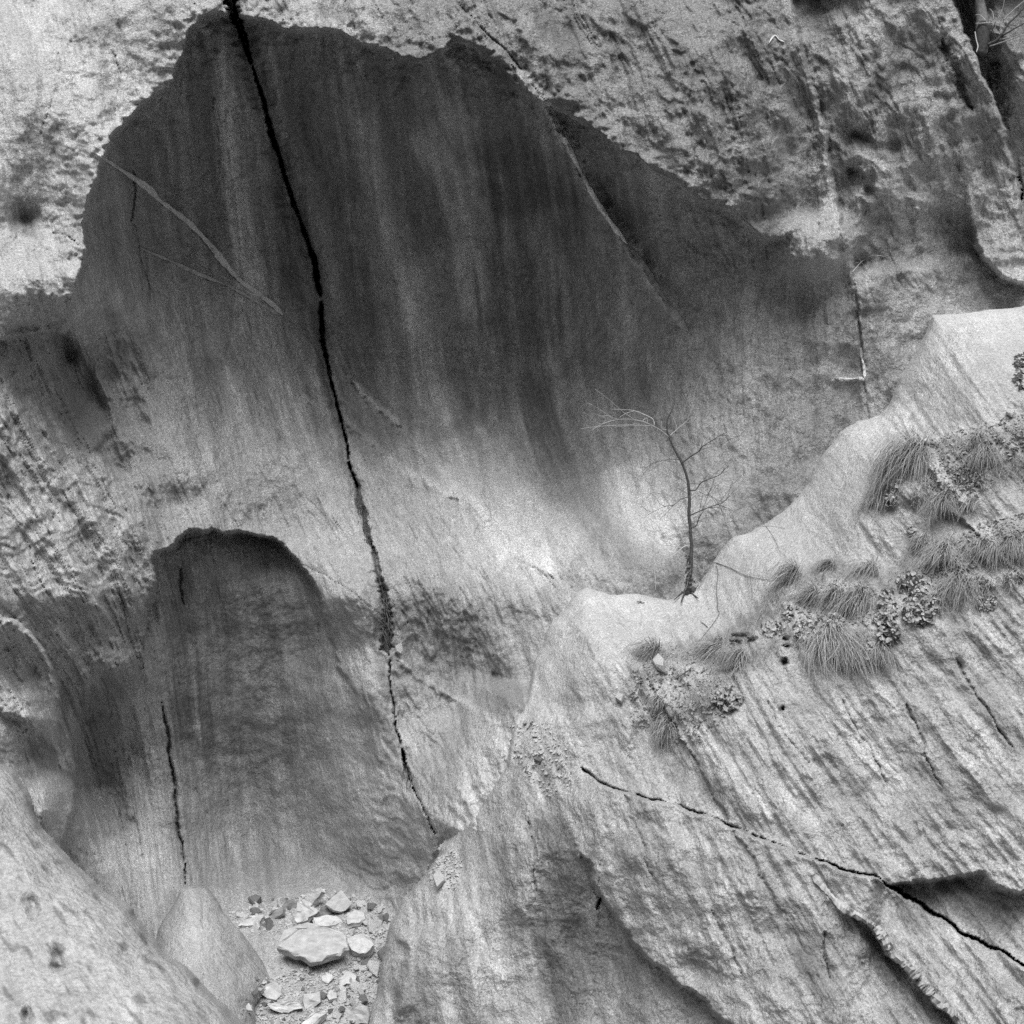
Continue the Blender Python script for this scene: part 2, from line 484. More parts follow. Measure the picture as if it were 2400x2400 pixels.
# bulges of the buttress
A.bump(80, 660, 120, 90, 0.55)
A.bump(60, 520, 55, 36, -0.25)
A.bump(185, 890, 80, 110, -0.40, -25)
A.bump(80, 200, 90, 130, 0.3)
A.bump(300, 1080, 60, 40, -0.2)
A.bump(440, 1170, 60, 40, -0.18)
A.bump(260, 1490, 70, 60, -0.3)
A.step([(0, 770), (90, 745), (150, 770), (200, 860)], 0.35, 10, 120, side=1, taper=0.2)
A.step([(210, 1050), (260, 1090), (310, 1108)], 0.3, 4, 60, side=-1, taper=0.25)
# ribs and hollows running down the big hollow
A.D += (0.16 * pn(A.A / 260, V / 1600, 51) + 0.07 * pn(A.A / 95, V / 700, 52)) * ss(0, 300, V) * (1 - ss(1250, 1420, V))
# main crack
CRACK = [(528, -60), (545, 0), (575, 100), (612, 220), (645, 340), (690, 480), (735, 600), (752, 700), (757, 800), (778, 900), (802, 1000), (820, 1080),
         (838, 1150), (856, 1220), (872, 1285), (888, 1340), (905, 1420), (905, 1520), (925, 1690), (950, 1800), (990, 1880), (1022, 1955)]
A.step(CRACK[:12], 0.18, 12, 260, side=1, taper=0.12, warp=False)
A.groove([(505, -60), (540, 0), (560, 55), (588, 140)], 34, 6, 1.6, taper=0.0)
A.groove(CRACK[:13], 40, 26, 0.14, 0.95, taper=0.0, warp=0.6)
A.groove(CRACK[1:8], 6.5, 8, 1.3, 0.6, taper=0.04, warp=0.35)
A.groove(CRACK[7:13], 7.5, 2, 1.0, 0.6, taper=0.04, warp=0.35)
A.groove(CRACK[11:15], 7, 8, 0.35, 0.8)
A.groove([(872, 1270), (884, 1330), (898, 1380), (908, 1450), (905, 1500), (912, 1535)], 6, 22, 0.4, 0.7)
A.groove([(912, 1540), (915, 1620), (928, 1700), (938, 1750)], 3, 4, 0.15)
A.groove([(938, 1745), (950, 1800), (968, 1840)], 8, 6, 0.4, taper=0.25)
A.groove([(965, 1840), (990, 1890), (1022, 1955)], 4, 4, 0.15)
# diagonal rib right of it
RIB = [(1060, -20), (1130, 80), (1200, 150), (1270, 230), (1330, 340), (1390, 460), (1470, 570), (1550, 690), (1612, 775)]
A.groove(RIB[2:], 24, 32, -0.14, 0.8, tone=1.6)
A.groove([(812, 876), (850, 915), (895, 955), (940, 1000)], 14, 16, -0.07, 0.7, tone=1.45)
A.groove([(925, 1545), (990, 1590), (1060, 1632), (1110, 1662), (1180, 1705)], 14, 20, -0.06, 0.8, tone=1.25)
A.step(RIB, 0.20, 8, 120, side=-1, taper=0.1)
A.groove([(820, 885), (880, 950), (940, 1000), (1000, 1062), (1060, 1130), (1130, 1190), (1200, 1262), (1300, 1352)], 26, 40, -0.07, 0.95, tone=1.12)
A.groove([(1062, -10), (1120, 60), (1180, 110), (1240, 190), (1275, 235)], 5, 3, 0.06, 0.8)
# right-hand crack with the edge of the upper slab
RC = [(1858, -40), (1862, 40), (1880, 130), (1905, 210), (1932, 290), (1945, 380), (1962, 470), (1985, 560), (2000, 660), (2012, 760), (2022, 880), (2040, 990)]
A.step(RC[:9], 0.5, 6, 200, side=-1, taper=0.06)
A.groove([(a - 9, b) for a, b in RC[:9]], 18, 14, -0.06, 0.9, tone=1.12, taper=0.03)
A.groove(RC[8:], 5, 4, 0.05, 0.9)
A.bump(1905, 580, 84, 70, 0.95, -22, p=2.6)
A.bump(1880, 690, 60, 60, -0.2)
A.bump(1930, 700, 70, 120, 0.2)
A.bump(2010, 320, 40, 25, -0.2)
A.bump(2000, 400, 30, 25, -0.15)
A.bump(2030, 440, 14, 22, -0.2)
A.bump(2200, 520, 150, 130, -0.25)
A.step([(1960, 300), (2010, 310), (2070, 340), (2140, 330)], 0.15, 8, 50, side=1, taper=0.3)
A.step([(1980, 390), (2010, 400), (2035, 420)], 0.2, 5, 40, side=1, taper=0.3)
# pillar at the right with a slot, gully beyond it
A.step([(2130, -40), (2170, 80), (2215, 200), (2245, 330), (2258, 430), (2270, 510), (2300, 600), (2345, 650), (2400, 676), (2500, 690)], 0.75, 9, 150, side=1, taper=0.1, fade=lambda u, v: 0.08 + 0.92 * ss(430, 600, v))
A.step([(2215, -60), (2255, 60), (2290, 140), (2330, 230), (2362, 330), (2388, 440), (2402, 560), (2420, 700)], 1.3, 5, 500, side=-1, taper=0.06)
A.groove([(2212, 85), (2230, 150), (2255, 215), (2277, 262)], 22, 10, 0.16, 0.9, warp=1.2)
A.groove([(2375, 415), (2385, 450), (2388, 475)], 18, 14, 0.6, 0.5)
A.bump(2350, 60, 60, 60, 0.4)
A.bump(2390, 200, 40, 80, 0.5)
# fissures
for ln, w, dp in (
        ([(138, 120), (134, 190), (118, 250), (95, 320)], 7, 0.15), ([(262, 110), (280, 170), (278, 230), (270, 290)], 6, 0.15),
        ([(120, 545), (160, 550), (185, 575)], 8, 0.25), ([(270, 1340), (280, 1390), (295, 1440), (310, 1500), (335, 1560)], 8, 0.2),
        ([(58, 1260), (75, 1310), (90, 1350), (102, 1375)], 8, 0.2), ([(80, 1295), (98, 1330)], 6, 0.2), ([(20, 1155), (28, 1190)], 7, 0.2),
        ([(125, 1210), (115, 1250)], 8, 0.2), ([(242, 1153), (255, 1185), (268, 1215)], 6, 0.15), ([(378, 1640), (395, 1740), (410, 1840), (415, 1930), (432, 2030), (440, 2085)], 11, 0.35),
        ([(460, 1850), (475, 1890), (495, 1915)], 6, 0.15), ([(425, 1330), (428, 1420)], 14, 0.2), ([(742, 1450), (748, 1490), (750, 1540)], 6, 0.15),
        ([(700, 1320), (760, 1345), (830, 1390), (890, 1440)], 6, 0.15),
        ([(1215, 1310), (1260, 1335), (1310, 1380)], 6, 0.12), ([(1305, 1340), (1340, 1375)], 6, 0.12), ([(945, 1430), (955, 1460)], 6, 0.15),
        ([(1040, 1900), (1045, 1850), (1050, 1790)], 5, 0.12), ([(400, 1290), (440, 1265), (500, 1245), (560, 1250), (630, 1270), (690, 1320)], 6, 0.12),
        ([(2036, 470), (2022, 530), (2014, 580)], 5, 0.12), ([(318, 400), (315, 460), (310, 520)], 12, 0.15), ([(310, 520), (340, 640), (360, 760)], 12, 0.1)):
    A.groove(ln, w * 0.5, w * 0.3, dp * (0.22 if w < 9 else 0.6), 0.9, warp=0.7)
# pale ribs
for ln, w0, w1, dp in (
        ([(700, 640 + 280), (760, 960), (830, 1000), (880, 1040), (950, 1100), (1020, 1140), (1075, 1170)], 16, 24, -0.06),
        ([(1960, 890), (2025, 890), (2022, 800), (2015, 700)], 7, 7, -0.05),
        ([(530, 250), (540, 350), (555, 480), (570, 600)], 8, 10, -0.05),
        ([(500, 230), (515, 330), (525, 420)], 7, 9, -0.05)):
    A.groove(ln, w0, w1, dp, 0.8, tone=1.25)
# rough above the lip, water-worn below
dl, sl_, _ = pdist(LIP, U, V)
outm = inside(OUT, U, V)
outs = np.where(outm, 1.0, 0.0) * (1 - ss(1760, 1800, U)) + ss(1760, 1800, U) * (1 - 0.45 * ss(430, 900, V + 90 * A.sm))
outs = outs.astype(np.float32)
A.rough = np.clip(0.45 + 0.55 * outs * (1 - 0.75 * ss(520, 330, U)) + 0 * U, 0, 1).astype(np.float32)
A.rough = A.rough + 0.25 * A.sm
rg = np.clip(A.rough, 0.15, 1.2)
def flakes(x, n, a=0.75):
    # terraces with sharp risers, like broken layers
    y = x * n; f = np.floor(y); r = y - f
    return (f + ss(a, 1.0, r)) / n
bowl = ss(1250, 1000, V) * ss(300, 420, U) * (1 - outs)                       # the water-worn hollow stays smoother
A.D += 0.045 * fbm(U / 75, V / 75, 3, 61) * (0.4 + rg)
A.D += bowl * (0.016 * pn(U / 15, V / 17, 181) + 0.03 * np.abs(fbm(A.A / 40, V / 75, 3, 182)))
A.D -= 0.022 * (1 - np.abs(pn(A.A / 30, V / 230, 63))) * (1.2 - 0.4 * rg)
A.D += 0.05 * flakes(fbm(A.A / 60, V / 260, 3, 67), 4) * (0.5 + 0.5 * ss(-0.3, 0.5, A.sm))
A.D += 0.012 * pn(A.A / 9, V / 50, 64)
low = ss(880, 1000, V) * ss(420, 250, U) * ss(1650, 1450, V)            # broken layers at the foot of the buttress
A.D += low * (0.06 * flakes(fbm(A.A / 60, V / 190, 3, 167), 4) + 0.015 * np.abs(pn(A.A / 16, V / 70, 168)))
alc2m = ss(330, 400, U) * ss(880, 760, U) * ss(1240, 1300, V)
rug = np.clip(0.95 - 0.8 * alc2m - 0.75 * ss(480, 330, U) * ss(830, 720, V) - 0.85 * bowl - 0.5 * ss(1150, 1250, U) * ss(600, 800, V), 0.1, 1)
A.D += rug * (0.15 * flakes(fbm(A.A / 105, V / 330, 4, 171), 4) + 0.04 * np.abs(fbm(U / 110, V / 95, 4, 172)))
A.D += 0.05 * flakes(fbm(A.A / 120, V / 260, 4, 173), 4) * bowl
brk = np.maximum(ss(420, 300, U) * ss(820, 950, V), 0.4 * ss(880, 950, U) * ss(1280, 1180, U) * ss(1330, 1420, V)) * (1 - alc2m)
A.D += brk * (0.14 * flakes(fbm(U / 170, V / 150, 3, 214), 3, 0.5) + 0.02 * np.abs(fbm(U / 60, V / 50, 3, 215)))
A.D += 0.035 * flakes(fbm(A.A / 48, V / 110, 4, 169), 3) * ss(-0.1, 0.4, pn(U / 260, V / 300, 170))
A.D += np.maximum(rg - 0.3, 0) * (0.045 * flakes(fbm(A.A / 34, V / 200, 4, 65), 5) + 0.018 * np.abs(fbm(A.A / 28, V / 90, 3, 68)) + 0.008 * pn(U / 13, V / 13, 66))
A.D -= np.where(outm, 1, 0) * ss(1850, 1700, U) * 0.20 * np.exp(-dl / 38) * np.clip(0.35 + fbm(U / 46, V / 40, 3, 216), 0, 1.2)
A.D += outs * (0.25 + 0.75 * ss(400, 560, U)) * 0.20 * flakes(fbm((A.A + 0.25 * V) / 210, (V - 0.3 * A.A) / 300, 3, 180), 3, 0.35)

# ------------------------------------------------------------------ the spur in front, at the right, down to the pillar at the bottom
B = Sheet(axis(820, 3500, 860, 2440, 3.1), axis(560, 3200, 680, 2440, 3.1))
U, V = B.U, B.V
EDGE = [(3450, 600), (2700, 690), (2400, 724), (2300, 735), (2190, 748), (2180, 775), (2150, 830), (2110, 890), (2090, 950), (2070, 978), (2035, 988), (2010, 990), (1975, 1015),
        (1940, 1060), (1905, 1120), (1880, 1160), (1850, 1190), (1800, 1225), (1760, 1250), (1720, 1258), (1690, 1290), (1660, 1345), (1635, 1380), (1610, 1394),
        (1570, 1408), (1530, 1402), (1480, 1392), (1430, 1396), (1395, 1385), (1372, 1376), (1350, 1390), (1325, 1425), (1290, 1465), (1275, 1510), (1255, 1550),
        (1248, 1600), (1240, 1650), (1210, 1690), (1205, 1740), (1190, 1800), (1140, 1880), (1080, 1950), (1045, 1990), (1000, 2050), (945, 2108), (917, 2170),
        (895, 2280), (866, 2400), (850, 2700), (840, 3250), (3450, 3250)]
SPUR_PTS = [
    (2400, 760, 14.4), (2200, 770, 14.6), (2100, 940, 14.7), (1980, 1020, 14.8), (1850, 1210, 14.9), (1720, 1290, 15.0), (1620, 1400, 15.0), (1500, 1420, 15.0),
    (1380, 1400, 14.9), (1300, 1490, 14.7), (1260, 1600, 14.5), (2300, 900, 13.4), (2150, 1100, 13.3), (2000, 1200, 13.6), (1800, 1350, 13.8), (1600, 1480, 13.9),
    (1450, 1500, 13.9), (1350, 1600, 13.7), (2300, 1150, 12.8), (2100, 1300, 12.9), (1900, 1400, 13.1), (1700, 1550, 13.2), (1550, 1650, 13.2), (1400, 1750, 13.4),
    (2300, 1450, 12.2), (2100, 1600, 12.2), (1900, 1700, 12.3), (1700, 1750, 12.5), (1500, 1800, 12.9), (2350, 1800, 11.4), (2200, 1900, 11.5), (2000, 1950, 11.8),
    (1800, 1900, 12.0), (1600, 1880, 12.5), (1400, 1900, 12.8), (1500, 2000, 12.3), (1700, 2100, 11.8), (1900, 2200, 11.4), (2100, 2300, 11.0), (2350, 2350, 10.5),
    (1800, 2400, 11.2), (1600, 2200, 12.0), (2300, 2200, 11.0), (1300, 2000, 13.0), (1350, 2200, 12.85), (1300, 2400, 12.8), (1150, 2000, 13.7), (1150, 2200, 13.4),
    (1100, 2400, 13.25), (1000, 2200, 13.7), (960, 2400, 13.5), (1050, 2020, 14.2), (1280, 1870, 13.5), (1250, 1720, 13.9), (1500, 2400, 12.2),
    (2650, 700, 13.8), (2650, 1500, 11.5), (2650, 2600, 9.6), (1000, 2650, 12.6), (1900, 2650, 10.8)]
B.D = tps(SPUR_PTS, U, V)
JOIN = [(1250, 1600), (1238, 1655), (1210, 1700), (1205, 1740), (1190, 1800), (1140, 1880), (1080, 1950), (1045, 1990)]
sl = A.crop(JOIN, 190)
dj, _, tj = pdist(JOIN, A.U[sl], A.V[sl])
wj = ss(180, 25, dj) * ss(0.0, 0.15, tj) * ss(0.0, 0.12, 1 - tj)
A.D[sl] += wj * (tps(SPUR_PTS, A.U[sl], A.V[sl]) - 0.005 - A.D[sl]) * 0.97
A.D[sl] += wj * (0.09 * flakes(fbm(A.A[sl] / 60, A.V[sl] / 150, 4, 211), 4) + 0.035 * np.abs(fbm(A.U[sl] / 36, A.V[sl] / 36, 3, 212)) + 0.012 * pn(A.U[sl] / 12, A.V[sl] / 12, 213))
B.flow([(2200, 800, 33), (2000, 1150, 33), (1700, 1350, 20), (1450, 1500, 30), (1900, 1700, 33), (2200, 1600, 36), (1800, 2100, 28), (2300, 2300, 36), (1500, 1950, 20),
        (1300, 2200, 13), (1100, 2100, 8), (1000, 2300, 5), (1600, 2200, 18), (1300, 1600, 25)])
def sdf(poly, U_, V_):
    d, _, _ = pdist(poly, U_, V_, True)
    return np.where(inside(poly, U_, V_), d, -d)
eb = sdf(EDGE, U + 0.35 * (B.Uw - U), V + 0.35 * (B.Vw - V))
join = 1 - ss(1560, 1650, V) * ss(2060, 1990, V)                          # where spur and cliff run into each other there is no edge
crest = np.clip(1 - eb / 38.0, 0, 1) * join
B.D += np.where(eb > 0, 0.30 * (1 - np.sqrt(np.clip(1 - crest * crest, 0, 1))), 0.30 * join + (0.30 * join + 0.02 * (1 - join)) * np.minimum(-eb, 14))
# ledges that carry the grass
def ledge(line, h, w=26):
    B.step(line, -h, w, 260, side=1, taper=0.12)
ledge([(2480, 960), (2300, 1010), (2200, 1050), (2110, 1060), (2085, 1130), (2075, 1200)][::-1], 0.22)
ledge([(1430, 1640), (1500, 1560), (1600, 1540), (1700, 1500), (1790, 1430), (1860, 1340), (1960, 1320), (2040, 1330), (2120, 1350), (2170, 1290), (2300, 1250), (2480, 1200)], 0.25)
ledge([(1540, 1700), (1640, 1620), (1720, 1560), (1850, 1470), (1960, 1480), (2060, 1420), (2150, 1400), (2260, 1370), (2330, 1350), (2480, 1330)], 0.22)
ledge([(1230, 1660), (1330, 1680), (1420, 1660), (1520, 1690)], 0.15)
# crack between upper and lower slab, hollow under the upper slab
LC = [(1362, 1800), (1400, 1830), (1450, 1852), (1560, 1880), (1660, 1912), (1790, 1968), (1900, 2012), (2000, 2045), (2060, 2058), (2130, 2105), (2250, 2182), (2400, 2262), (2520, 2330)]
B.step([(2040, 2062), (2085, 2072), (2150, 2066), (2210, 2058), (2290, 2050), (2330, 2085), (2400, 2096), (2520, 2100)], 0.36, 8, 200, side=1, taper=0.12, rag=1.2)
B.step(LC, -0.35, 6, 300, side=1, taper=0.1)
B.groove(LC[:7], 6, 6, 0.16, 0.7, warp=0.5, taper=0.02)
B.groove(LC[6:9], 5, 9, 0.25, warp=0.8)
B.groove(LC[8:], 10, 6, 0.4, warp=0.8)
# edge of the lower slab above the streaked pillar face
PE = [(1255, 1850), (1300, 1900), (1345, 1960), (1375, 2020), (1400, 2085), (1440, 2150), (1490, 2215), (1560, 2280), (1640, 2345), (1720, 2420)]
B.step(PE, 0.42, 7, 170, rag=1.7, side=1, taper=0, fade=lambda u, v: ss(1140, 1300, u) * ss(1900, 2120, v))
B.groove([(1414, 2100), (1404, 2118), (1396, 2134)], 7, 5, 0.2, 0.7)
B.step([(1990, 2142), (2030, 2165), (2060, 2192), (2075, 2235), (2120, 2275), (2160, 2315), (2215, 2370), (2260, 2420)], 0.30, 5, 130, side=1, taper=0, fade=lambda u, v: ss(1900, 2090, u))
B.bump(1640, 2270, 50, 30, -0.18, 35)
B.bump(1230, 2000, 60, 260, 0.12, -12)
B.bump(1080, 2300, 70, 180, 0.15)
for q in ((1845, 1493, 8, 4), (1849, 1512, 7, 4), (1841, 1550, 8, 10), (1829, 1661, 5, 6), (1500, 1421, 8, 4)):
    B.bump(q[0], q[1], q[2], q[3], -0.12, 10, p=4)
B.bump(1480, 1450, 90, 50, -0.12)
B.bump(1380, 1480, 60, 80, 0.12)
B.step([(930, 2180), (950, 2240), (940, 2300), (920, 2400)], -0.2, 14, 80, side=-1, taper=0.2)
for ln, w, dp in (([(2120, 1640), (2160, 1740), (2210, 1850)], 8, 0.08), ([(1980, 1640), (2030, 1740), (2080, 1840)], 6, 0.06), ([(1790, 1640), (1840, 1720), (1900, 1800)], 6, 0.06),
                  ([(2240, 1540), (2300, 1640), (2380, 1760)], 8, 0.08), ([(1460, 1860), (1500, 1950), (1530, 2060)], 8, 0.06), ([(1240, 1920), (1250, 2000), (1255, 2100)], 8, 0.1),
                  ([(1930, 2180), (1935, 2240), (1945, 2290)], 8, 0.1), ([(1670, 2130), (1700, 2200), (1740, 2290)], 8, 0.06)):
    B.groove(ln, w * 0.8, w * 0.4, dp * 0.6, 0.9, warp=0.9)
B.rough = np.clip(0.55 + 0.3 * B.sm - 0.35 * np.exp(-np.maximum(eb, 0) / 150) * ss(1800, 1600, V), 0.1, 1.1).astype(np.float32)
rg = B.rough
B.D += (0.06 * flakes(fbm(B.A / 150, V / 420, 4, 171), 4) + 0.035 * flakes(fbm(B.A / 20, V / 280, 3, 176), 4)) * np.clip(rg, 0.1, 1) + 0.040 * fbm(U / 90, V / 90, 3, 71) * (0.5 + rg)
B.D -= 0.030 * (1 - np.abs(pn(B.A / 34, V / 210, 73))) * (0.3 + rg)
B.D += 0.075 * flakes(fbm(B.A / 55, V / 240, 3, 77), 5) * np.clip(rg, 0.15, 1)
B.D += 0.012 * pn(B.A / 10, V / 60, 74) * (0.3 + rg)
pm = ss(1380, 1230, U) * ss(1820, 1960, V)                               # streaked face of the pillar
B.D += pm * (0.030 * pn(B.A / 26, V / 330, 78) + 0.014 * pn(B.A / 11, V / 140, 79))
B.D += rg * (1 - 0.75 * pm) * (0.016 * np.abs(fbm(U / 40, V / 40, 3, 75)) + 0.008 * pn(U / 11, V / 11, 76))

# ------------------------------------------------------------------ near boulder at the lower left (out of focus)
G = Sheet(axis(-1500, 1100, -60, 700, 3.5), axis(1500, 3000, 1700, 2440, 3.5), fine=0.0)
U, V = G.U, G.V
GE = [(-1500, 1500), (-200, 1620), (-60, 1720), (0, 1790), (45, 1840), (90, 1945), (140, 2000), (220, 2080), (300, 2135), (330, 2185), (370, 2230), (430, 2280), (500, 2345), (560, 2402), (620, 2470), (900, 2700), (1000, 2990), (-1500, 2990)]
G.D = tps([(0, 1800, 6.2), (150, 2010, 5.7), (320, 2170, 5.35), (540, 2390, 4.85), (0, 2000, 5.65), (200, 2200, 5.2), (0, 2300, 4.95), (300, 2390, 4.75), (-300, 2000, 5.6), (-300, 2600, 4.3), (500, 2700, 4.15), (800, 2700, 4.2)], U, V)
G.flow([(0, 2000, 25), (300, 2300, 30), (0, 2300, 22), (600, 2500, 30)])
eg = sdf(GE, U + 0.6 * (G.Uw - U), V + 0.6 * (G.Vw - V))
crest = np.clip(1 - eg / 130.0, 0, 1)
G.D += np.where(eg > 0, 0.35 * (1 - np.sqrt(np.clip(1 - crest * crest, 0, 1))), 0.35 + 0.35 * np.minimum(-eg, 12))
G.D += 0.02 * fbm(U / 120, V / 120, 4, 81) + 0.006 * pn(G.A / 18, V / 90, 83)
for (u_, v_, a_, b_, r_) in ((75, 2120, 11, 26, -25), (135, 2240, 10, 24, -10), (62, 2385, 8, 22, -10), (130, 2270, 14, 10, 0)):
    G.bump(u_, v_, a_, b_, -0.09, r_)
G.rough[:] = 0.6

# ------------------------------------------------------------------ rounded hump in front of the lower hollow
H = Sheet(axis(250, 900, 330, 700, 3.2), axis(2000, 2800, 2050, 2440, 3.2), fine=0.5)
U, V = H.U, H.V
HE = [(300, 2800), (345, 2400), (352, 2280), (372, 2180), (395, 2140), (425, 2090), (455, 2076), (485, 2082), (502, 2105), (520, 2140), (560, 2180), (620, 2260), (640, 2300), (600, 2360), (600, 2800)]
H.D = tps([(450, 2090, 15.0), (450, 2180, 14.5), (450, 2300, 13.9), (450, 2400, 13.4), (380, 2300, 14.2), (580, 2260, 14.5), (600, 2400, 13.9), (500, 2700, 12.6), (350, 2100, 15.4), (600, 2150, 15.2)], U, V)
H.flow([(400, 2100, 10), (600, 2400, 25), (450, 2300, 12)])
eh = sdf(HE, U + 0.4 * (H.Uw - U), V + 0.4 * (H.Vw - V))
crest = np.clip(1 - eh / 60.0, 0, 1)
H.D += np.where(eh > 0, 0.35 * (1 - np.sqrt(np.clip(1 - crest * crest, 0, 1))), 0.35 + 0.35 * np.minimum(-eh, 14))
H.D += 0.02 * fbm(U / 70, V / 70, 4, 91) + 0.006 * pn(H.A / 10, V / 60, 93)
H.rough[:] = 0.5
H.D += 0.02 * np.abs(fbm(H.A / 30, V / 60, 3, 94))
H.groove([(470, 2090), (480, 2170), (470, 2250), (490, 2360)], 5, 3, 0.04, 0.8)
# ------------------------------------------------------------------ stains and wear of the rock, with some light and shade painted in
A.tone *= np.clip(1 + 0.13 * A.sm + 0.20 * A.sn * (1.1 - np.clip(A.rough, 0, 0.8)), 0.35, 1.8)
AW = A.A + 16 * pn(A.U / 110, A.V / 170, 198) + 5 * pn(A.U / 30, A.V / 60, 199)
stk = 0.55 * pn(AW / 17, A.V / 420, 191) + 0.6 * pn(AW / 40, A.V / 600, 192) + 0.35 * pn(AW / 8, A.V / 150, 193)
A.tone *= np.exp(np.clip(bowl * (1 - 0.5 * ss(1450, 1650, A.U)) + 0.7 * alc2m, 0, 1) * 0.5 * stk * (0.65 + 0.6 * pn(A.U / 190, A.V / 260, 197)))
A.rough += 0.3 * bowl
S = A.stroke
# big hollow: run-off streaks, patina, and overhang shade painted in as dark strokes
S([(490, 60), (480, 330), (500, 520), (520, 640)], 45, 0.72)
S([(515, 90), (530, 300), (560, 560), (605, 720)], 30, 1.8, 0.8)
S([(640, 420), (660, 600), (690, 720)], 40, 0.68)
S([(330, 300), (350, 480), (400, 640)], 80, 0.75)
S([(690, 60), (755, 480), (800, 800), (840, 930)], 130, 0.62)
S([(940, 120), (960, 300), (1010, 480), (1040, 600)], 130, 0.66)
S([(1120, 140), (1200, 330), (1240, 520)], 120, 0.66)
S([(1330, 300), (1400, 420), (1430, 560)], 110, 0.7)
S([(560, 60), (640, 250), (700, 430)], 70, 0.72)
S([(640, 230), (720, 430), (775, 640), (800, 760)], 30, 1.5, 0.9)
S([(850, 250), (880, 420), (930, 640), (960, 800)], 34, 1.6, 0.9)
S([(960, 300), (1050, 430), (1095, 560), (1115, 760)], 44, 1.75, 0.8)
S([(960, 600), (985, 700), (1010, 900), (1060, 1010)], 44, 1.6, 0.8)
S([(1000, 180), (1080, 330), (1130, 430)], 50, 1.15)
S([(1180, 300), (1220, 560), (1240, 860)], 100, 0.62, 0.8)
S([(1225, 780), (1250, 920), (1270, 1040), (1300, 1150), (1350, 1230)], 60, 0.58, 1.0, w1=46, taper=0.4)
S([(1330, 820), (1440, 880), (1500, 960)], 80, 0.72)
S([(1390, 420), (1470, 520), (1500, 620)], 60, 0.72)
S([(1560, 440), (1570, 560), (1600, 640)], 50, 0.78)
S([(1270, 400), (1330, 560), (1420, 700)], 60, 0.85)
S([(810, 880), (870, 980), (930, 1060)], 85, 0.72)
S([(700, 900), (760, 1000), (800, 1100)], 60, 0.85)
S([(1085, 990), (1140, 1110), (1230, 1240), (1330, 1340)], 120, 1.5)  # polished floor; these pale strokes also paint in its sky-lit glow
S([(960, 1080), (1060, 1220), (1180, 1340)], 80, 1.25)
S([(1460, 1080), (1490, 1180), (1540, 1240), (1600, 1260)], 90, 1.55)
S([(1350, 1120), (1410, 1220), (1490, 1330)], 60, 0.80)
S([(1450, 1350), (1600, 1320), (1700, 1230)], 70, 0.82)
S([(1560, 1390), (1640, 1330), (1730, 1220), (1850, 1150), (1920, 1050), (2000, 960), (2090, 900), (2160, 790)], 70, 0.82, 0.6, taper=0.05)  # painted shade on the wall behind the spur crest
S([(1750, 680), (1760, 800), (1765, 1000)], 26, 1.25)
S([(1620, 760), (1640, 900), (1660, 1040)], 40, 1.15)
S([(1700, 700), (1800, 800), (1850, 950)], 120, 1.25)
# wall under the big hollow
S([(930, 1400), (1020, 1500), (1080, 1640)], 160, 0.80)
S([(1130, 1480), (1180, 1600), (1190, 1680)], 60, 0.8)
S([(880, 1690), (900, 1760), (990, 1830)], 60, 0.8)
S([(1040, 1700), (1060, 1800), (1030, 1900)], 70, 0.85)
S([(1190, 1680), (1150, 1800), (1060, 1950)], 90, 1.35)
# lower hollow
S([(420, 1300), (425, 1500), (440, 1760)], 42, 0.62)
S([(560, 1300), (600, 1500), (620, 1850)], 190, 0.68)
S([(470, 1560), (480, 1700), (500, 1830)], 30, 0.65)
S([(830, 1650), (860, 1900), (890, 2080)], 40, 0.92)
S([(420, 2040), (600, 2040), (800, 2060)], 60, 0.88)
S([(350, 1600), (345, 1800), (350, 2050)], 55, 1.5)
S([(230, 1840), (230, 1950), (260, 2050)], 70, 1.45)  # painted paler to offset the shade beside the outcrop
S([(820, 1700), (880, 1850), (930, 1960)], 60, 1.3)
S([(250, 1660), (240, 1760), (250, 1850)], 50, 0.62)
S([(290, 1600), (240, 1640), (190, 1700)], 40, 0.7)
S([(270, 1950), (330, 2050), (400, 2100)], 100, 1.35)
# left buttress
S([(210, 800), (200, 950), (260, 1050)], 90, 0.72)  # painted shade in the pocket under the bulge
S([(230, 480), (300, 700), (330, 850)], 60, 0.78)
S([(480, 830), (480, 930), (520, 1010)], 60, 0.75)
S([(60, 430), (70, 520), (60, 560)], 50, 0.7)
S([(20, 60), (180, 60), (260, 330)], 90, 1.1)
A.tone *= 1 + 0.16 * ss(420, 300, A.U) * ss(820, 740, A.V)
A.stain(100, 1765, 44, 30, 0.6, 30)  # shaded underside of the outcrop block, painted dark
A.stain(112, 1850, 36, 36, 1.3)
A.stain(60, 1590, 60, 40, 0.75)
A.stain(150, 1650, 22, 60, 0.6)
A.tone *= 1 + 0.22 * ss(380, 260, A.U) * 0.5 * ss(1050, 1120, A.V) * ss(1560, 1440, A.V)
S([(290, 60), (230, 80), (170, 100)], 40, 0.72)
S([(100, 1100), (180, 1200), (250, 1300)], 130, 1.15)
S([(350, 1130), (420, 1160), (480, 1160)], 40, 0.75)
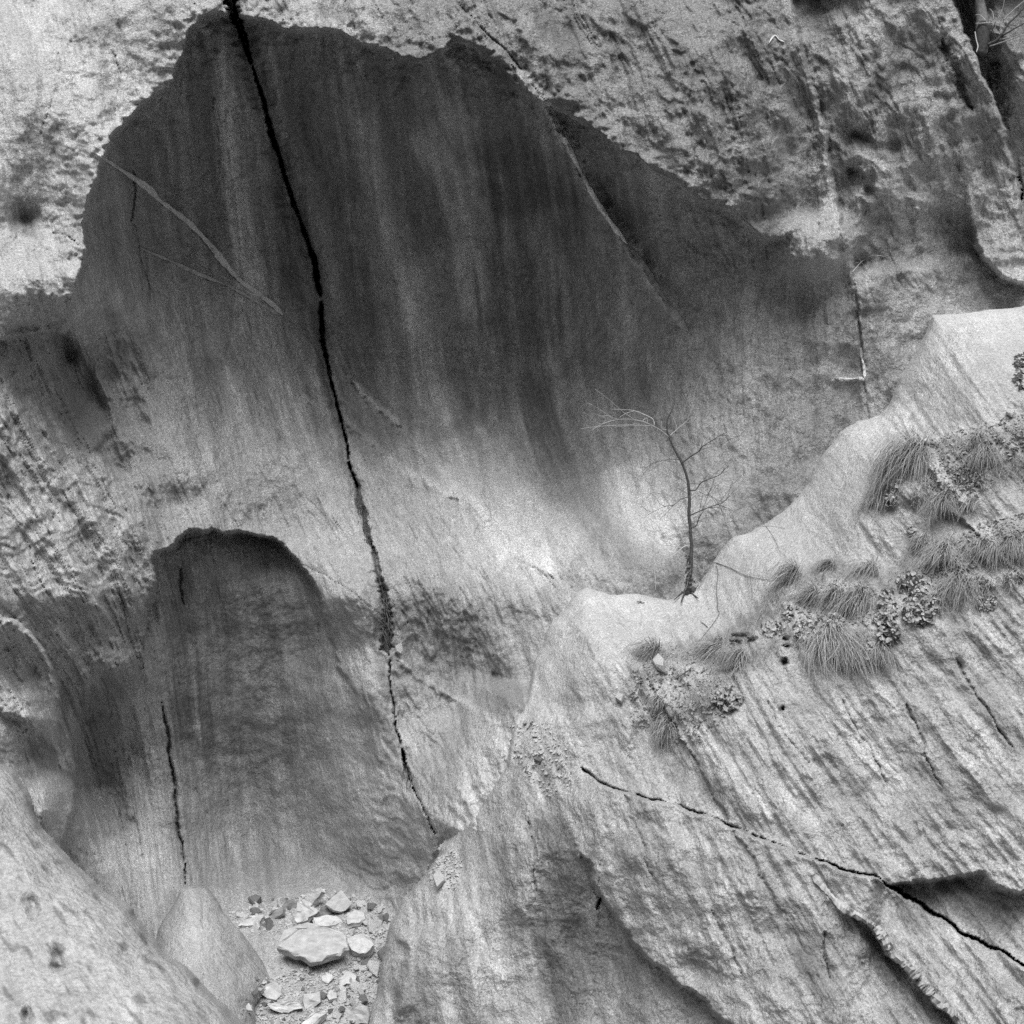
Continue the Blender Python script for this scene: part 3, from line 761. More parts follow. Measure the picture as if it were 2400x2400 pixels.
# right wall
S([(2060, 440), (2080, 620), (2090, 900)], 50, 0.84, 0.8)
S([(2170, 470), (2220, 560), (2260, 680)], 90, 0.84, 0.8)
S([(2000, 330), (2060, 300)], 40, 0.65)
S([(1850, 540), (1920, 525), (1985, 560)], 60, 1.02)
S([(2110, 100), (2130, 300)], 50, 0.85)
S([(1990, 700), (2000, 820)], 40, 0.75)
for (u_, v_, a_, b_) in ((1290, 60, 60, 40), (1350, 90, 50, 60), (1450, 120, 50, 40), (1500, 60, 40, 40), (1620, 150, 60, 30), (1740, 240, 50, 50), (1720, 420, 60, 40), (1800, 470, 50, 50),
                         (1960, 150, 40, 60), (2070, 200, 40, 80), (780, 30, 60, 25), (1180, 170, 20, 20), (2330, 330, 30, 90)):
    A.stain(u_, v_, a_, b_, 0.72, 15)

A.tone *= 1 - 0.34 * outs * ss(850, 950, A.U) * ss(1950, 1750, A.U) - 0.12 * outs * ss(1750, 1950, A.U) * ss(420, 300, A.V)
A.tone *= 1 + 0.25 * ss(190, 150, A.U) * ss(1440, 1480, A.V) * ss(2000, 1950, A.V)
A.tone *= 1 - 0.16 * ss(1340, 1450, A.V) * ss(1300, 1200, A.U) * ss(1750, 1650, A.V) * ss(820, 900, A.U)
B.tone *= np.clip(1 + 0.10 * B.sm + (0.26 + 0.12 * pm) * B.sn * np.clip(B.rough + 0.2, 0, 1), 0.3, 1.8)
for q in ((1845, 1493, 10, 6), (1849, 1512, 9, 5), (1841, 1550, 9, 12), (1829, 1661, 6, 7)):
    B.stain(q[0], q[1], q[2], q[3], 0.25, 0, 0.0)  # shade of the small holes put into the tone
B.tone *= 1 + 0.36 * np.exp(-np.maximum(eb, 0) / 120) * ss(1900, 1600, B.V)  # polished crest, painted lighter still so it looks lit from above
S = B.stroke
S([(1268, 1880), (1300, 2060), (1340, 2300), (1380, 2420)], 80, 0.5)  # streaks, plus painted shade below the slab edge
S([(1390, 2140), (1430, 2280), (1500, 2420)], 75, 0.68)
S([(1180, 1950), (1190, 2150), (1230, 2400)], 50, 0.85)
S([(930, 2250), (960, 2340), (1000, 2420)], 60, 0.78)
S([(1060, 2200), (1090, 2320), (1120, 2420)], 40, 0.80)
S([(1090, 1960), (1080, 2080), (1110, 2200)], 60, 1.15)
S([(1950, 2150), (1920, 2280), (1960, 2420)], 70, 0.72)
S([(2010, 2200), (2080, 2300), (2140, 2420)], 50, 0.70)
S([(1760, 2050), (1840, 2200), (1900, 2330)], 60, 0.82)
S([(1480, 1900), (1520, 2000), (1580, 2100)], 50, 0.82)
S([(1560, 1780), (1640, 1850), (1800, 1930)], 50, 0.80)
S([(2080, 2090), (2220, 2110), (2400, 2180)], 70, 0.55)  # painted shade in the hollow under the upper slab
S([(2090, 1580), (2180, 1740), (2290, 1900)], 60, 0.86)
S([(2200, 1480), (2310, 1650), (2400, 1780)], 60, 0.80)
S([(1950, 1650), (2040, 1780), (2130, 1900)], 50, 1.18)
S([(1620, 1700), (1740, 1850), (1850, 1960)], 40, 1.15)
S([(1400, 1560), (1440, 1640), (1470, 1690)], 50, 0.88)
S([(1320, 1620), (1340, 1690)], 30, 0.8)
for bnd in ([(1480, 1600), (1560, 1535), (1690, 1520), (1780, 1450), (1860, 1360), (1960, 1335), (2050, 1350)], [(1560, 1700), (1660, 1620), (1740, 1560), (1880, 1470), (1990, 1490), (2070, 1520)],
            [(2080, 1390), (2150, 1300), (2230, 1280), (2320, 1275), (2440, 1260)], [(2070, 1180), (2100, 1090), (2170, 1060), (2280, 1040), (2440, 1000)], [(2130, 1180), (2220, 1150), (2300, 1120), (2420, 1080)]):
    S(bnd, 34, 0.66, 0.5, taper=0.03)             # soil on the ledges
G.tone *= np.clip(1 + 0.10 * G.sm + 0.20 * G.sn - 0.45 * ss(0.35, 0.7, pn(G.A / 16, G.V / 40, 195) + 0.3 * pn(G.A / 50, G.V / 90, 196)), 0.4, 1.5)
H.tone *= 0.95 + 0.10 * H.sm + 0.2 * H.sn
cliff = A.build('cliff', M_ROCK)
eb_mask = eb > -16
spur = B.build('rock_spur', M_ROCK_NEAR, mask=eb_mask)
boulder = G.build('foreground_boulder', M_BOULDER, mask=eg > -9, kind=None)
hump = H.build('rock_hump', M_BOULDER, mask=eh > -16, kind=None)
# ------------------------------------------------------------------ things
def tag(o, label, cat, group=None, kind=None):
    if label: o['label'] = label
    if cat: o['category'] = cat
    if group: o['group'] = group
    if kind: o['kind'] = kind
    return o

def mesh_obj(name, verts, faces, mat, parent=None, smooth=False):
    me = bpy.data.meshes.new(name)
    me.from_pydata([tuple(v) for v in verts], [], faces)
    me.update()
    if smooth:
        me.polygons.foreach_set('use_smooth', np.ones(len(me.polygons), bool))
    me.materials.append(mat)
    o = bpy.data.objects.new(name, me)
    C.link(o)
    if parent is not None:
        o.parent = parent
        o.matrix_parent_inverse = Matrix.Translation(-parent.location)
    return o

def empty(name, loc):
    o = bpy.data.objects.new(name, None)
    o.empty_display_size = 0.1
    o.location = loc
    C.link(o)
    return o

def sheet_at(u, v):
    if inside(HE, np.float64(u), np.float64(v)):
        return H
    return B if inside(EDGE, np.float64(u), np.float64(v)) else A

def surf(u, v, sh=None):
    sh = sh or sheet_at(u, v)
    return P(u, v, sh.at(u, v))

def normal(u, v, e=14, sh=None):
    sh = sh or sheet_at(u, v)
    p = [surf(u + a, v + b, sh) for a, b in ((e, 0), (-e, 0), (0, e), (0, -e))]
    n = (p[0] - p[1]).cross(p[3] - p[2]).normalized()
    if n.dot(Vector(FW)) > 0:
        n = -n
    return n

def tube(verts, faces, pts, r0, r1, k=6, jit=0.0):
    """tapered tube along points"""
    pts = [Vector(p) for p in pts]
    n = len(pts)
    base = len(verts)
    ref = Vector((0.31, 0.9, 0.2)).normalized()
    for i, p in enumerate(pts):
        d = (pts[min(i + 1, n - 1)] - pts[max(i - 1, 0)]).normalized()
        a = d.cross(ref).normalized(); b = d.cross(a)
        r = r0 + (r1 - r0) * i / (n - 1)
        for j in range(k):
            t = 2 * math.pi * j / k
            q = r * (1 + jit * (rnd.random() - 0.5))
            verts.append(p + a * (math.cos(t) * q) + b * (math.sin(t) * q))
    for i in range(n - 1):
        for j in range(k):
            faces.append((base + i * k + j, base + i * k + (j + 1) % k, base + (i + 1) * k + (j + 1) % k, base + (i + 1) * k + j))
    faces.append(tuple(base + (n - 1) * k + j for j in range(k)))
    faces.append(tuple(base + j for j in range(k))[::-1])

def smooth_line(pts, sub=4):
    """Catmull-Rom through points"""
    pts = [Vector(p) for p in pts]
    out = []
    for i in range(len(pts) - 1):
        p0, p1, p2, p3 = pts[max(i - 1, 0)], pts[i], pts[i + 1], pts[min(i + 2, len(pts) - 1)]
        for k in range(sub):
            t = k / sub
            out.append(0.5 * ((2 * p1) + (p2 - p0) * t + (2 * p0 - 5 * p1 + 4 * p2 - p3) * t * t + (3 * p1 - p0 - 3 * p2 + p3) * t ** 3))
    out.append(pts[-1])
    return out

M_STONE = plain_material('broken_schist', 0.30, 0.56, 9.0, bumpk=0.012, stretch=(1, 1, 3))
M_STONE_DARK = plain_material('weathered_schist', 0.10, 0.24, 12.0, bumpk=0.012, stretch=(1, 1, 3))
M_VEIN = plain_material('quartz', 0.55, 0.80, 14.0, bumpk=0.01)
M_VEIN_DIM = plain_material('dull_quartz', 0.26, 0.44, 14.0, bumpk=0.01)
M_BARK = plain_material('dark_bark', 0.03, 0.10, 40.0, bumpk=0.006)
M_BARK_LIGHT = plain_material('pale_bark', 0.16, 0.34, 30.0, bumpk=0.004)
M_TWIG = plain_material('pale_twig', 0.28, 0.46, 30.0, bumpk=0.001)
M_TWIG_DARK = plain_material('dark_twig', 0.06, 0.14, 30.0, bumpk=0.001)
M_GRASS = plain_material('dry_grass', 0.16, 0.44, 60.0, bumpk=0.0, rough=0.6)
M_GRASS_DARK = plain_material('grass_base', 0.07, 0.24, 60.0, bumpk=0.0, rough=0.6)
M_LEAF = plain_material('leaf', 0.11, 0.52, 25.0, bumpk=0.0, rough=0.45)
M_LEAF_DARK = plain_material('gap_shade_leaf', 0.03, 0.10, 25.0, bumpk=0.0, rough=0.5)
M_LITTER = plain_material('leaf_litter', 0.10, 0.45, 40.0, bumpk=0.0)
M_WOOD = plain_material('dead_wood', 0.07, 0.20, 20.0, bumpk=0.008, stretch=(1, 1, 6))

# quartz veins standing out of the rock (parts of the cliff and the spur)
def vein(name, path, w, h, sh, parent, mat, sub=7):
    pts = smooth_line([(a, b, 0) for a, b in path], sub)
    verts, faces = [], []
    n = len(pts)
    for i, p in enumerate(pts):
        d = (pts[min(i + 1, n - 1)] - pts[max(i - 1, 0)]).normalized()
        px, py = -d.y, d.x
        t = i / (n - 1)
        ww = w * (0.7 + 0.35 * math.sin(i * 0.37 + w) * math.sin(i * 0.11) + 0.35 * rnd.random()) * min(1, 6 * t + 0.3, 6 * (1 - t) + 0.3) * 0.5
        Dc = sh.at(p.x, p.y)
        for o_, hh in ((-1.15, 0.05), (-0.9, -h * (0.6 + 0.5 * rnd.random())), (-0.1, -h * (0.9 + 0.3 * rnd.random())), (0.85, -h * (0.6 + 0.5 * rnd.random())), (1.15, 0.05)):
            verts.append(P(p.x + px * ww * o_, p.y + py * ww * o_, Dc + hh))
    for i in range(n - 1):
        for j in range(4):
            a = i * 5 + j
            faces.append((a, a + 1, a + 6, a + 5))
    o = mesh_obj(name, verts, faces, mat, parent)
    return o

vein('quartz_vein', [(226, 360), (290, 402), (345, 440), (375, 470), (440, 520), (490, 572), (522, 612), (560, 655), (600, 685), (640, 715), (662, 738)], 15, 0.06, A, cliff, M_VEIN)
vein('quartz_vein', [(330, 582), (400, 612), (460, 640), (530, 668), (575, 692), (620, 718), (655, 738)], 9, 0.035, A, cliff, M_VEIN_DIM)
vein('quartz_vein', [(1312, 312), (1332, 345), (1362, 405), (1392, 462), (1430, 520), (1470, 572)], 12, 0.05, A, cliff, M_VEIN)
vein('quartz_vein', [(1480, 585), (1512, 632), (1548, 688), (1580, 735), (1610, 775)], 18, 0.04, A, cliff, M_VEIN_DIM)
vein('quartz_vein', [(1958, 886), (1985, 889), (2012, 887), (2026, 890)], 7, 0.03, A, cliff, M_VEIN)
vein('quartz_vein', [(2027, 888), (2025, 860), (2020, 836), (2018, 815)], 7, 0.03, A, cliff, M_VEIN)
vein('quartz_vein', [(1803, 100), (1810, 88), (1818, 84), (1826, 93), (1838, 98)], 4, 0.03, A, cliff, M_VEIN)

def stone_mesh(seed, flat=0.35, n=16, mat=M_STONE, name='stone'):
    """an angular broken plate: few irregular corners, chipped rim, slightly tilted faces"""
    r = random.Random(seed)
    bm = bmesh.new()
    k = r.choice((4, 4, 5, 5, 6))
    tx, ty = r.uniform(-0.35, 0.35), r.uniform(-0.35, 0.35)
    for i in range(k):
        a = 2 * math.pi * (i + r.uniform(-0.32, 0.32)) / k
        rr = r.uniform(0.55, 1.12)
        x, y = math.cos(a) * rr, math.sin(a) * rr
        e = r.uniform(0.80, 0.97)
        bm.verts.new((x * e, y * e, flat * (1 + tx * x + ty * y)))
        bm.verts.new((x, y, flat * r.uniform(-0.4, 0.6)))
        bm.verts.new((x * r.uniform(0.75, 1.0), y * r.uniform(0.75, 1.0), -flat * r.uniform(0.7, 1.1)))
    for i in range(3):
        bm.verts.new((r.uniform(-0.5, 0.5), r.uniform(-0.5, 0.5), flat * 1.12))
    g = bmesh.ops.convex_hull(bm, input=bm.verts[:])
    bmesh.ops.delete(bm, geom=[e for e in g['geom_interior'] if isinstance(e, bmesh.types.BMVert)], context='VERTS')
    me = bpy.data.meshes.new(name)
    bm.to_mesh(me); bm.free()
    me.materials.append(mat)
    return me

STONES = [stone_mesh(100 + i, flat=(0.12, 0.18, 0.26, 0.4)[i % 4], mat=(M_STONE, M_STONE, M_STONE, M_STONE_DARK)[i % 4 if i % 7 else 3]) for i in range(28)]

O3, K3 = (480, 2000), 3.864
def plate(poly, thick, label, n=None, mat=M_STONE, lift=0.0, rough=0.012, o=O3, k=K3, group='fallen stones on the floor of the lower hollow', over=0.0, seed=0):
    """a stone whose upper face has a given outline; the face lies in the plane with normal n, the body goes down from it"""
    r = random.Random(seed + len(label))
    pts = [(o[0] + x / k, o[1] + y / k) for x, y in poly]
    cu, cv = sum(p[0] for p in pts) / len(pts), sum(p[1] for p in pts) / len(pts)
    n = (n or FLOOR_N).normalized()
    c = P(cu, cv, sheet_at(cu, cv).at(cu, cv)) + n * (thick * 0.75 + lift)
    top = []
    for (u, v) in pts:
        d = Vector(ray(np.float64(u), np.float64(v)))
        t = (c - Vector(CAM)).dot(n) / d.dot(n)
        top.append(Vector(CAM) + d * t)
    # chip the outline
    rim = []
    for i in range(len(top)):
        a, b = top[i], top[(i + 1) % len(top)]
        L_ = (b - a).length
        m = max(1, int(L_ / 0.05))
        for j in range(m):
            rim.append(a.lerp(b, j / m) + Vector((r.gauss(0, 1), r.gauss(0, 1), r.gauss(0, 1))) * 0.006)
    N_ = len(rim)
    verts, faces = [], []
    rings = [(0.55, 0.0), (0.975, 0.0), (1.0, -0.07), (1.0 - 0.02, -0.5), (0.97 - over, -0.75), (0.86 - over, -1.0)]
    for sc_, dz in rings:
        for i, p in enumerate(rim):
            q = c + (p - c) * sc_ + n * (dz * thick)
            verts.append(q + n * r.gauss(0, rough * 0.5) + (p - c).normalized() * r.gauss(0, rough * (0.8 if dz < 0 else 0.1)))
    for k_ in range(len(rings) - 1):
        for i in range(N_):
            j = (i + 1) % N_
            faces.append((k_ * N_ + i, (k_ + 1) * N_ + i, (k_ + 1) * N_ + j, k_ * N_ + j))
    verts.append(c + n * r.gauss(0, rough)); ci = len(verts) - 1
    for i in range(N_):
        faces.append((ci, i, (i + 1) % N_))
    faces.append(tuple(range((len(rings) - 1) * N_, len(rings) * N_))[::-1])
    ob = mesh_obj('stone', verts, faces, mat)
    return tag(ob, label, 'stone', group)

def place_stone(me, u, v, w, h, lift=0.0, rot=0.0, tilt=None, thick=1.0, name='stone', D=None, sh=None):
    """stone about w by h picture units wide and high, lying on the rock at u, v"""
    sh = sh or sheet_at(u, v)
    Dv = (D if D is not None else sh.at(u, v))
    m_ = T * Dv / 1200.0
    o = bpy.data.objects.new(name, me)
    C.link(o)
    n = tilt if tilt is not None else (normal(u, v, 20, sh) + Vector((0, 0, 0.6))).normalized()
    x = Vector((math.cos(rot), 0.0, math.sin(rot) * 0.2))
    x = (x - n * x.dot(n)).normalized(); y = n.cross(x)
    vis = max(0.25, abs(n.dot(Vector(FW))))
    M3 = Matrix((x, y, n)).transposed().to_4x4()
    sx = w * m_ * 0.5; sy = h * m_ * 0.5 / vis; sz = min(sx, sy) * thick
    o.matrix_world = Matrix.Translation(P(u, v, Dv) + n * (sz * 0.16 + 0.012 + lift)) @ M3 @ Matrix.Diagonal((sx, sy, sz, 1))
    return o

FLOOR_N = Vector((0.05, -0.35, 1)).normalized()
plate([(655, 850), (690, 740), (715, 690), (850, 680), (1060, 672), (1210, 690), (1285, 760), (1300, 860), (1180, 925), (1050, 960), (960, 975), (900, 945), (820, 905), (760, 875), (655, 858)], 0.20,
      'largest pale flat slab of rock lying on the rubble below the lower hollow', Vector((0.05, -0.5, 1)), lift=0.2, over=0.2)
plate([(1290, 790), (1350, 735), (1480, 740), (1530, 820), (1500, 880), (1400, 915), (1330, 880)], 0.20, 'pale layered block touching the largest slab on its side towards the pillar', Vector((0, -0.6, 1)), over=0.05)
plate([(860, 440), (920, 395), (1060, 310), (1065, 345), (1000, 430), (930, 500), (850, 480)], 0.09, 'tall thin slab leaning against the cliff at the back of the rubble', Vector((-0.7, -0.6, 0.5)), lift=0.10)
plate([(830, 540), (1010, 500), (1030, 520), (960, 575), (830, 640), (815, 600)], 0.13, 'wedge shaped stone with dark underside in front of the leaning slab', Vector((-0.35, -0.4, 0.9)), lift=0.12, over=0.1)
plate([(1275, 600), (1290, 540), (1430, 530), (1455, 590), (1400, 635), (1290, 640)], 0.09, 'rounded pale slab near the pillar at the back of the rubble', lift=0.03)
plate([(985, 590), (1080, 575), (1210, 580), (1250, 620), (1180, 655), (1040, 655), (1000, 640)], 0.09, 'flat pale stone just behind the largest slab', lift=0.02)
plate([(1090, 460), (1140, 415), (1280, 410), (1330, 440), (1310, 480), (1230, 530), (1170, 515)], 0.07, 'broad pale slab resting on a dark stone at the back of the rubble', Vector((0.15, -0.5, 0.9)), lift=0.18, over=0.08)
plate([(1040, 540), (1060, 490), (1150, 460), (1230, 490), (1180, 530), (1100, 570), (1045, 570)], 0.14, 'dark angular stone under the broad pale slab', Vector((-0.2, -0.9, 0.6)), M_STONE_DARK, 0.02)
plate([(315, 640), (400, 590), (530, 560), (540, 590), (430, 640), (340, 660)], 0.08, 'flat slab at the end of the rubble beside the rounded hump', lift=0.02)
plate([(555, 590), (640, 520), (700, 490), (700, 540), (640, 580), (560, 605)], 0.08, 'slanting slab half buried where the rubble meets the back wall', Vector((-0.3, -0.7, 0.8)), M_STONE_DARK, 0.03)
plate([(700, 470), (740, 420), (830, 430), (850, 470), (790, 520), (710, 515)], 0.10, 'grey block between the slanting slab and the leaning slab', Vector((0.1, -0.9, 0.6)), M_STONE_DARK, 0.03)
plate([(505, 1245), (540, 1195), (640, 1165), (700, 1215), (690, 1270), (640, 1320), (560, 1305), (520, 1280)], 0.09, 'pale many sided slab lying alone on the sandy floor', Vector((-0.1, -0.6, 1)), lift=0.02)
plate([(890, 1270), (960, 1255), (1045, 1255), (1050, 1330), (990, 1400), (900, 1420), (885, 1340)], 0.16, 'upright squared grey block near the bottom of the rubble', Vector((0.1, -1, 0.5)))
plate([(560, 1370), (700, 1340), (860, 1350), (880, 1400), (760, 1440), (640, 1430)], 0.12, 'long low block left of the squared grey block', Vector((0, -1, 0.6)))
plate([(1100, 1290), (1130, 1245), (1190, 1255), (1185, 1300), (1110, 1318)], 0.07, 'small pale rounded stone beside the squared grey block', lift=0.02)
plate([(345, 1385), (400, 1365), (440, 1410), (435, 1435), (390, 1425)], 0.05, 'small tilted stone near the foreground boulder', lift=0.02)
plate([(870, 1546), (1000, 1450), (1080, 1425), (1095, 1450), (1000, 1530), (930, 1570)], 0.09, 'long pale slab cut by the bottom edge of the picture', Vector((-0.2, -0.6, 0.9)), lift=0.03)
plate([(1250, 1420), (1390, 1380), (1480, 1400), (1470, 1540), (1260, 1546)], 0.10, 'grey slab leaning against the foot of the pillar', Vector((-0.2, -0.9, 0.6)))
plate([(1160, 1180), (1290, 1080), (1380, 1100), (1350, 1180), (1200, 1205)], 0.05, 'grey slab among chips below the layered block', M_STONE_DARK and Vector((-0.1, -0.7, 0.8)))
plate([(610, 765), (650, 730), (690, 740), (660, 795)], 0.05, 'small stone touching the outer corner of the largest slab')
plate([(1060, 1120), (1110, 1090), (1160, 1120), (1120, 1165), (1070, 1160)], 0.05, 'small pale stone on the sand below the largest slab')
plate([(1180, 1230), (1250, 1200), (1300, 1225), (1240, 1260)], 0.05, 'pale chip above the small rounded stone')
o = place_stone(stone_mesh(520, 0.3, 18), 1030, 2072, 42, 26, 0.02, 0.1, FLOOR_N, 1.0)
tag(o, 'single pale wedge of rock on the rim at the top of the pillar', 'stone')
o = place_stone(stone_mesh(521, 0.3, 14), 2158, 1940, 16, 26, 0.02, 0.9, Vector((-0.4, -0.8, 0.5)).normalized(), 1.0)
tag(o, 'lone chip of rock stuck on the bare slab of the spur', 'stone')
o = place_stone(stone_mesh(522, 0.5, 16), 1455, 1645, 28, 22, 0.02, 0.2, None, 1.0)
tag(o, 'pale angular stone below the lowest grass tuft on the spur', 'stone')
o = place_stone(stone_mesh(523, 0.6, 16), 1545, 1560, 30, 36, 0.0, 0.2, None, 1.0)
tag(o, 'pale rounded stone beside the root of a grass tuft on the litter ledge', 'stone')
o = place_stone(stone_mesh(524, 0.6, 16), 2260, 1180, 30, 34, 0.0, 0.2, None, 1.0)
tag(o, 'pale knobbly stone between two tufts on the upper grass ledge', 'stone')
o = place_stone(stone_mesh(525, 0.4, 16), 2368, 978, 26, 18, 0.02, 0.6, None, 1.0)
tag(o, 'pale oval stone above the upper grass ledge', 'stone')
o = place_stone(stone_mesh(526, 0.5, 14, M_STONE_DARK), 1262, 1788, 26, 10, 0.0, 0.1, FLOOR_N, 1.0)
tag(o, 'dark flat stone on the pale rubble ledge between cliff and spur', 'stone')
o = place_stone(stone_mesh(527, 0.8, 16), 932, 1522, 26, 40, 0.02, 0.1, Vector((0.3, -1, 0.3)).normalized(), 1.0)
tag(o, 'smooth cobble wedged in the main crack', 'stone')

def scatter(poly, n, smin, smax, label, group, seed, lift=0.0, flatup=True):
    r = random.Random(seed)
    us = [p[0] for p in poly]; vs_ = [p[1] for p in poly]
    k = 0
    while k < n:
        u, v = r.uniform(min(us), max(us)), r.uniform(min(vs_), max(vs_))
        if not inside(poly, np.float64(u), np.float64(v)):
            continue
        w = smin + (smax - smin) * r.random() ** 2.2
        t_ = (FLOOR_N * 0.8 + Vector((r.uniform(-1.1, 1.1), r.uniform(-1.0, 0.3), r.uniform(-0.3, 0.1)))).normalized()
        o = place_stone(r.choice(STONES), u, v, w, w * r.uniform(0.35, 0.7), lift, r.uniform(-1.5, 1.5), t_)
        tag(o, label, 'stone', group)
        k += 1

scatter([(530, 2125), (640, 2110), (760, 2085), (880, 2110), (905, 2150), (900, 2195), (680, 2180), (600, 2185), (545, 2150)], 75, 11, 44,
        'small flat chip of schist in the rubble along the back wall', 'rubble chips along the back wall of the lower hollow', 1)
scatter([(820, 2255), (905, 2200), (890, 2290), (866, 2400), (760, 2400), (790, 2320), (770, 2275)], 75, 11, 46,
        'small chip of schist in the rubble beside the foot of the pillar', 'rubble chips beside the pillar', 2)
scatter([(600, 2265), (660, 2250), (770, 2275), (800, 2330), (700, 2400), (560, 2400), (580, 2310)], 40, 8, 28,
        'small chip scattered on the sandy floor below the largest slab', 'chips on the sandy floor', 3)
scatter([(1180, 1700), (1280, 1690), (1330, 1760), (1345, 1830), (1290, 1875), (1250, 1840), (1200, 1770)], 30, 6, 20,
        'small pale flake on the rubble ledge between cliff and spur', 'flakes on the rubble ledge', 4)
scatter([(1000, 2030), (1060, 1990), (1085, 2020), (1070, 2090), (1010, 2060)], 16, 6, 18,
        'small flake on the rim at the top of the pillar', 'flakes on the pillar rim', 5)
scatter([(1490, 1560), (1560, 1520), (1640, 1540), (1600, 1620), (1680, 1680), (1620, 1730), (1560, 1740), (1480, 1680)], 22, 6, 18,
        'small stone among dead leaves on the litter ledge of the spur', 'stones on the litter ledge', 6)
scatter([(2100, 1060), (2300, 990), (2440, 960), (2440, 1040), (2260, 1110), (2210, 1150)], 26, 6, 18,
        'small stone in the soil of the upper grass ledge', 'stones on the upper grass ledge', 7)
scatter([(2180, 1280), (2300, 1225), (2440, 1190), (2440, 1230), (2280, 1275)], 14, 6, 16,
        'small stone in the soil of the lower grass ledge', 'stones on the lower grass ledge', 8)

# gravel and dead leaves too small to count
def litter(name, regions, n, s0, s1, mat, label, seed, curl=0.5):
    r = random.Random(seed)
    verts, faces = [], []
    for poly, share in regions:
        us = [p[0] for p in poly]; vs_ = [p[1] for p in poly]
        k = 0
        while k < n * share:
            u, v = r.uniform(min(us), max(us)), r.uniform(min(vs_), max(vs_))
            if not inside(poly, np.float64(u), np.float64(v)):
                continue
            k += 1
            sh = sheet_at(u, v)
            D_ = sh.at(u, v) - 0.012
            p = P(u, v, D_)
            n_ = Vector((r.uniform(-1, 1) * curl, -0.4 + r.uniform(-1, 1) * curl, 1)).normalized()
            a = n_.orthogonal().normalized(); a.rotate(Matrix.Rotation(r.uniform(0, 6.3), 3, n_)); b = n_.cross(a)
            s_ = r.uniform(s0, s1); w_ = s_ * r.uniform(0.4, 0.8)
            i0 = len(verts)
            verts += [p + a * s_, p + b * w_ + n_ * (s_ * 0.25), p - a * s_, p - b * w_ + n_ * (s_ * 0.2), p - n_ * (s_ * 0.5)]
            faces += [(i0, i0 + 1, i0 + 2, i0 + 3), (i0, i0 + 3, i0 + 4), (i0 + 1, i0, i0 + 4), (i0 + 2, i0 + 1, i0 + 4), (i0 + 3, i0 + 2, i0 + 4)]
    o = mesh_obj(name, verts, faces, mat)
    return tag(o, label, name.split('_')[-1], kind='stuff')

R_BACK = [(530, 2125), (640, 2110), (760, 2085), (890, 2110), (915, 2150), (900, 2200), (680, 2180), (600, 2190), (545, 2155)]
R_FOOT = [(800, 2250), (905, 2200), (890, 2290), (866, 2410), (600, 2410), (600, 2300), (700, 2270)]
litter('gravel', [(R_BACK, 0.4), (R_FOOT, 0.45), ([(1180, 1700), (1280, 1690), (1330, 1760), (1345, 1830), (1290, 1875), (1250, 1840), (1200, 1770)], 0.06), ([(1000, 2030), (1060, 1990), (1085, 2020), (1070, 2090), (1010, 2060)], 0.05)],
       2600, 0.006, 0.026, M_STONE, 'fine pale gravel and chips between the fallen stones', 11)
litter('leaf_litter', [([(1470, 1590), (1560, 1510), (1700, 1520), (1760, 1490), (1690, 1600), (1700, 1680), (1640, 1740), (1560, 1740), (1480, 1690)], 0.22),
                       ([(2100, 1060), (2300, 990), (2440, 960), (2440, 1040), (2300, 1110), (2290, 1180), (2180, 1150)], 0.25),
                       ([(2150, 1330), (2300, 1225), (2440, 1190), (2440, 1250), (2200, 1370)], 0.2),
                       ([(1850, 1400), (1960, 1360), (2080, 1380), (2080, 1460), (1880, 1470)], 0.15)],
       3000, 0.008, 0.024, M_LITTER, 'dead leaves and crumbs of soil along the grassy ledges of the spur', 12, 0.9)

# broken vein standing out of the lower slab (parts of the spur)
vein('quartz_vein', [(1905, 2050), (1935, 2085), (1965, 2118), (1990, 2138)], 20, 0.03, B, spur, M_VEIN_DIM)
VB = [[(1985, 2133), (2010, 2146), (2035, 2162), (2050, 2172)], [(2052, 2172), (2062, 2186), (2070, 2198)], [(2068, 2190), (2078, 2212), (2084, 2228)], [(2086, 2232), (2108, 2250), (2124, 2264)],
      [(2124, 2262), (2140, 2278), (2152, 2292)], [(2140, 2292), (2156, 2304), (2166, 2314)], [(2168, 2312), (2178, 2322), (2184, 2332)], [(2184, 2334), (2205, 2350), (2226, 2368), (2242, 2384)]]
for i, path in enumerate(VB):
    vein('vein_block', path, (20, 24, 20, 22, 24, 22, 26, 26)[i], 0.10, B, spur, M_VEIN_DIM, 5)

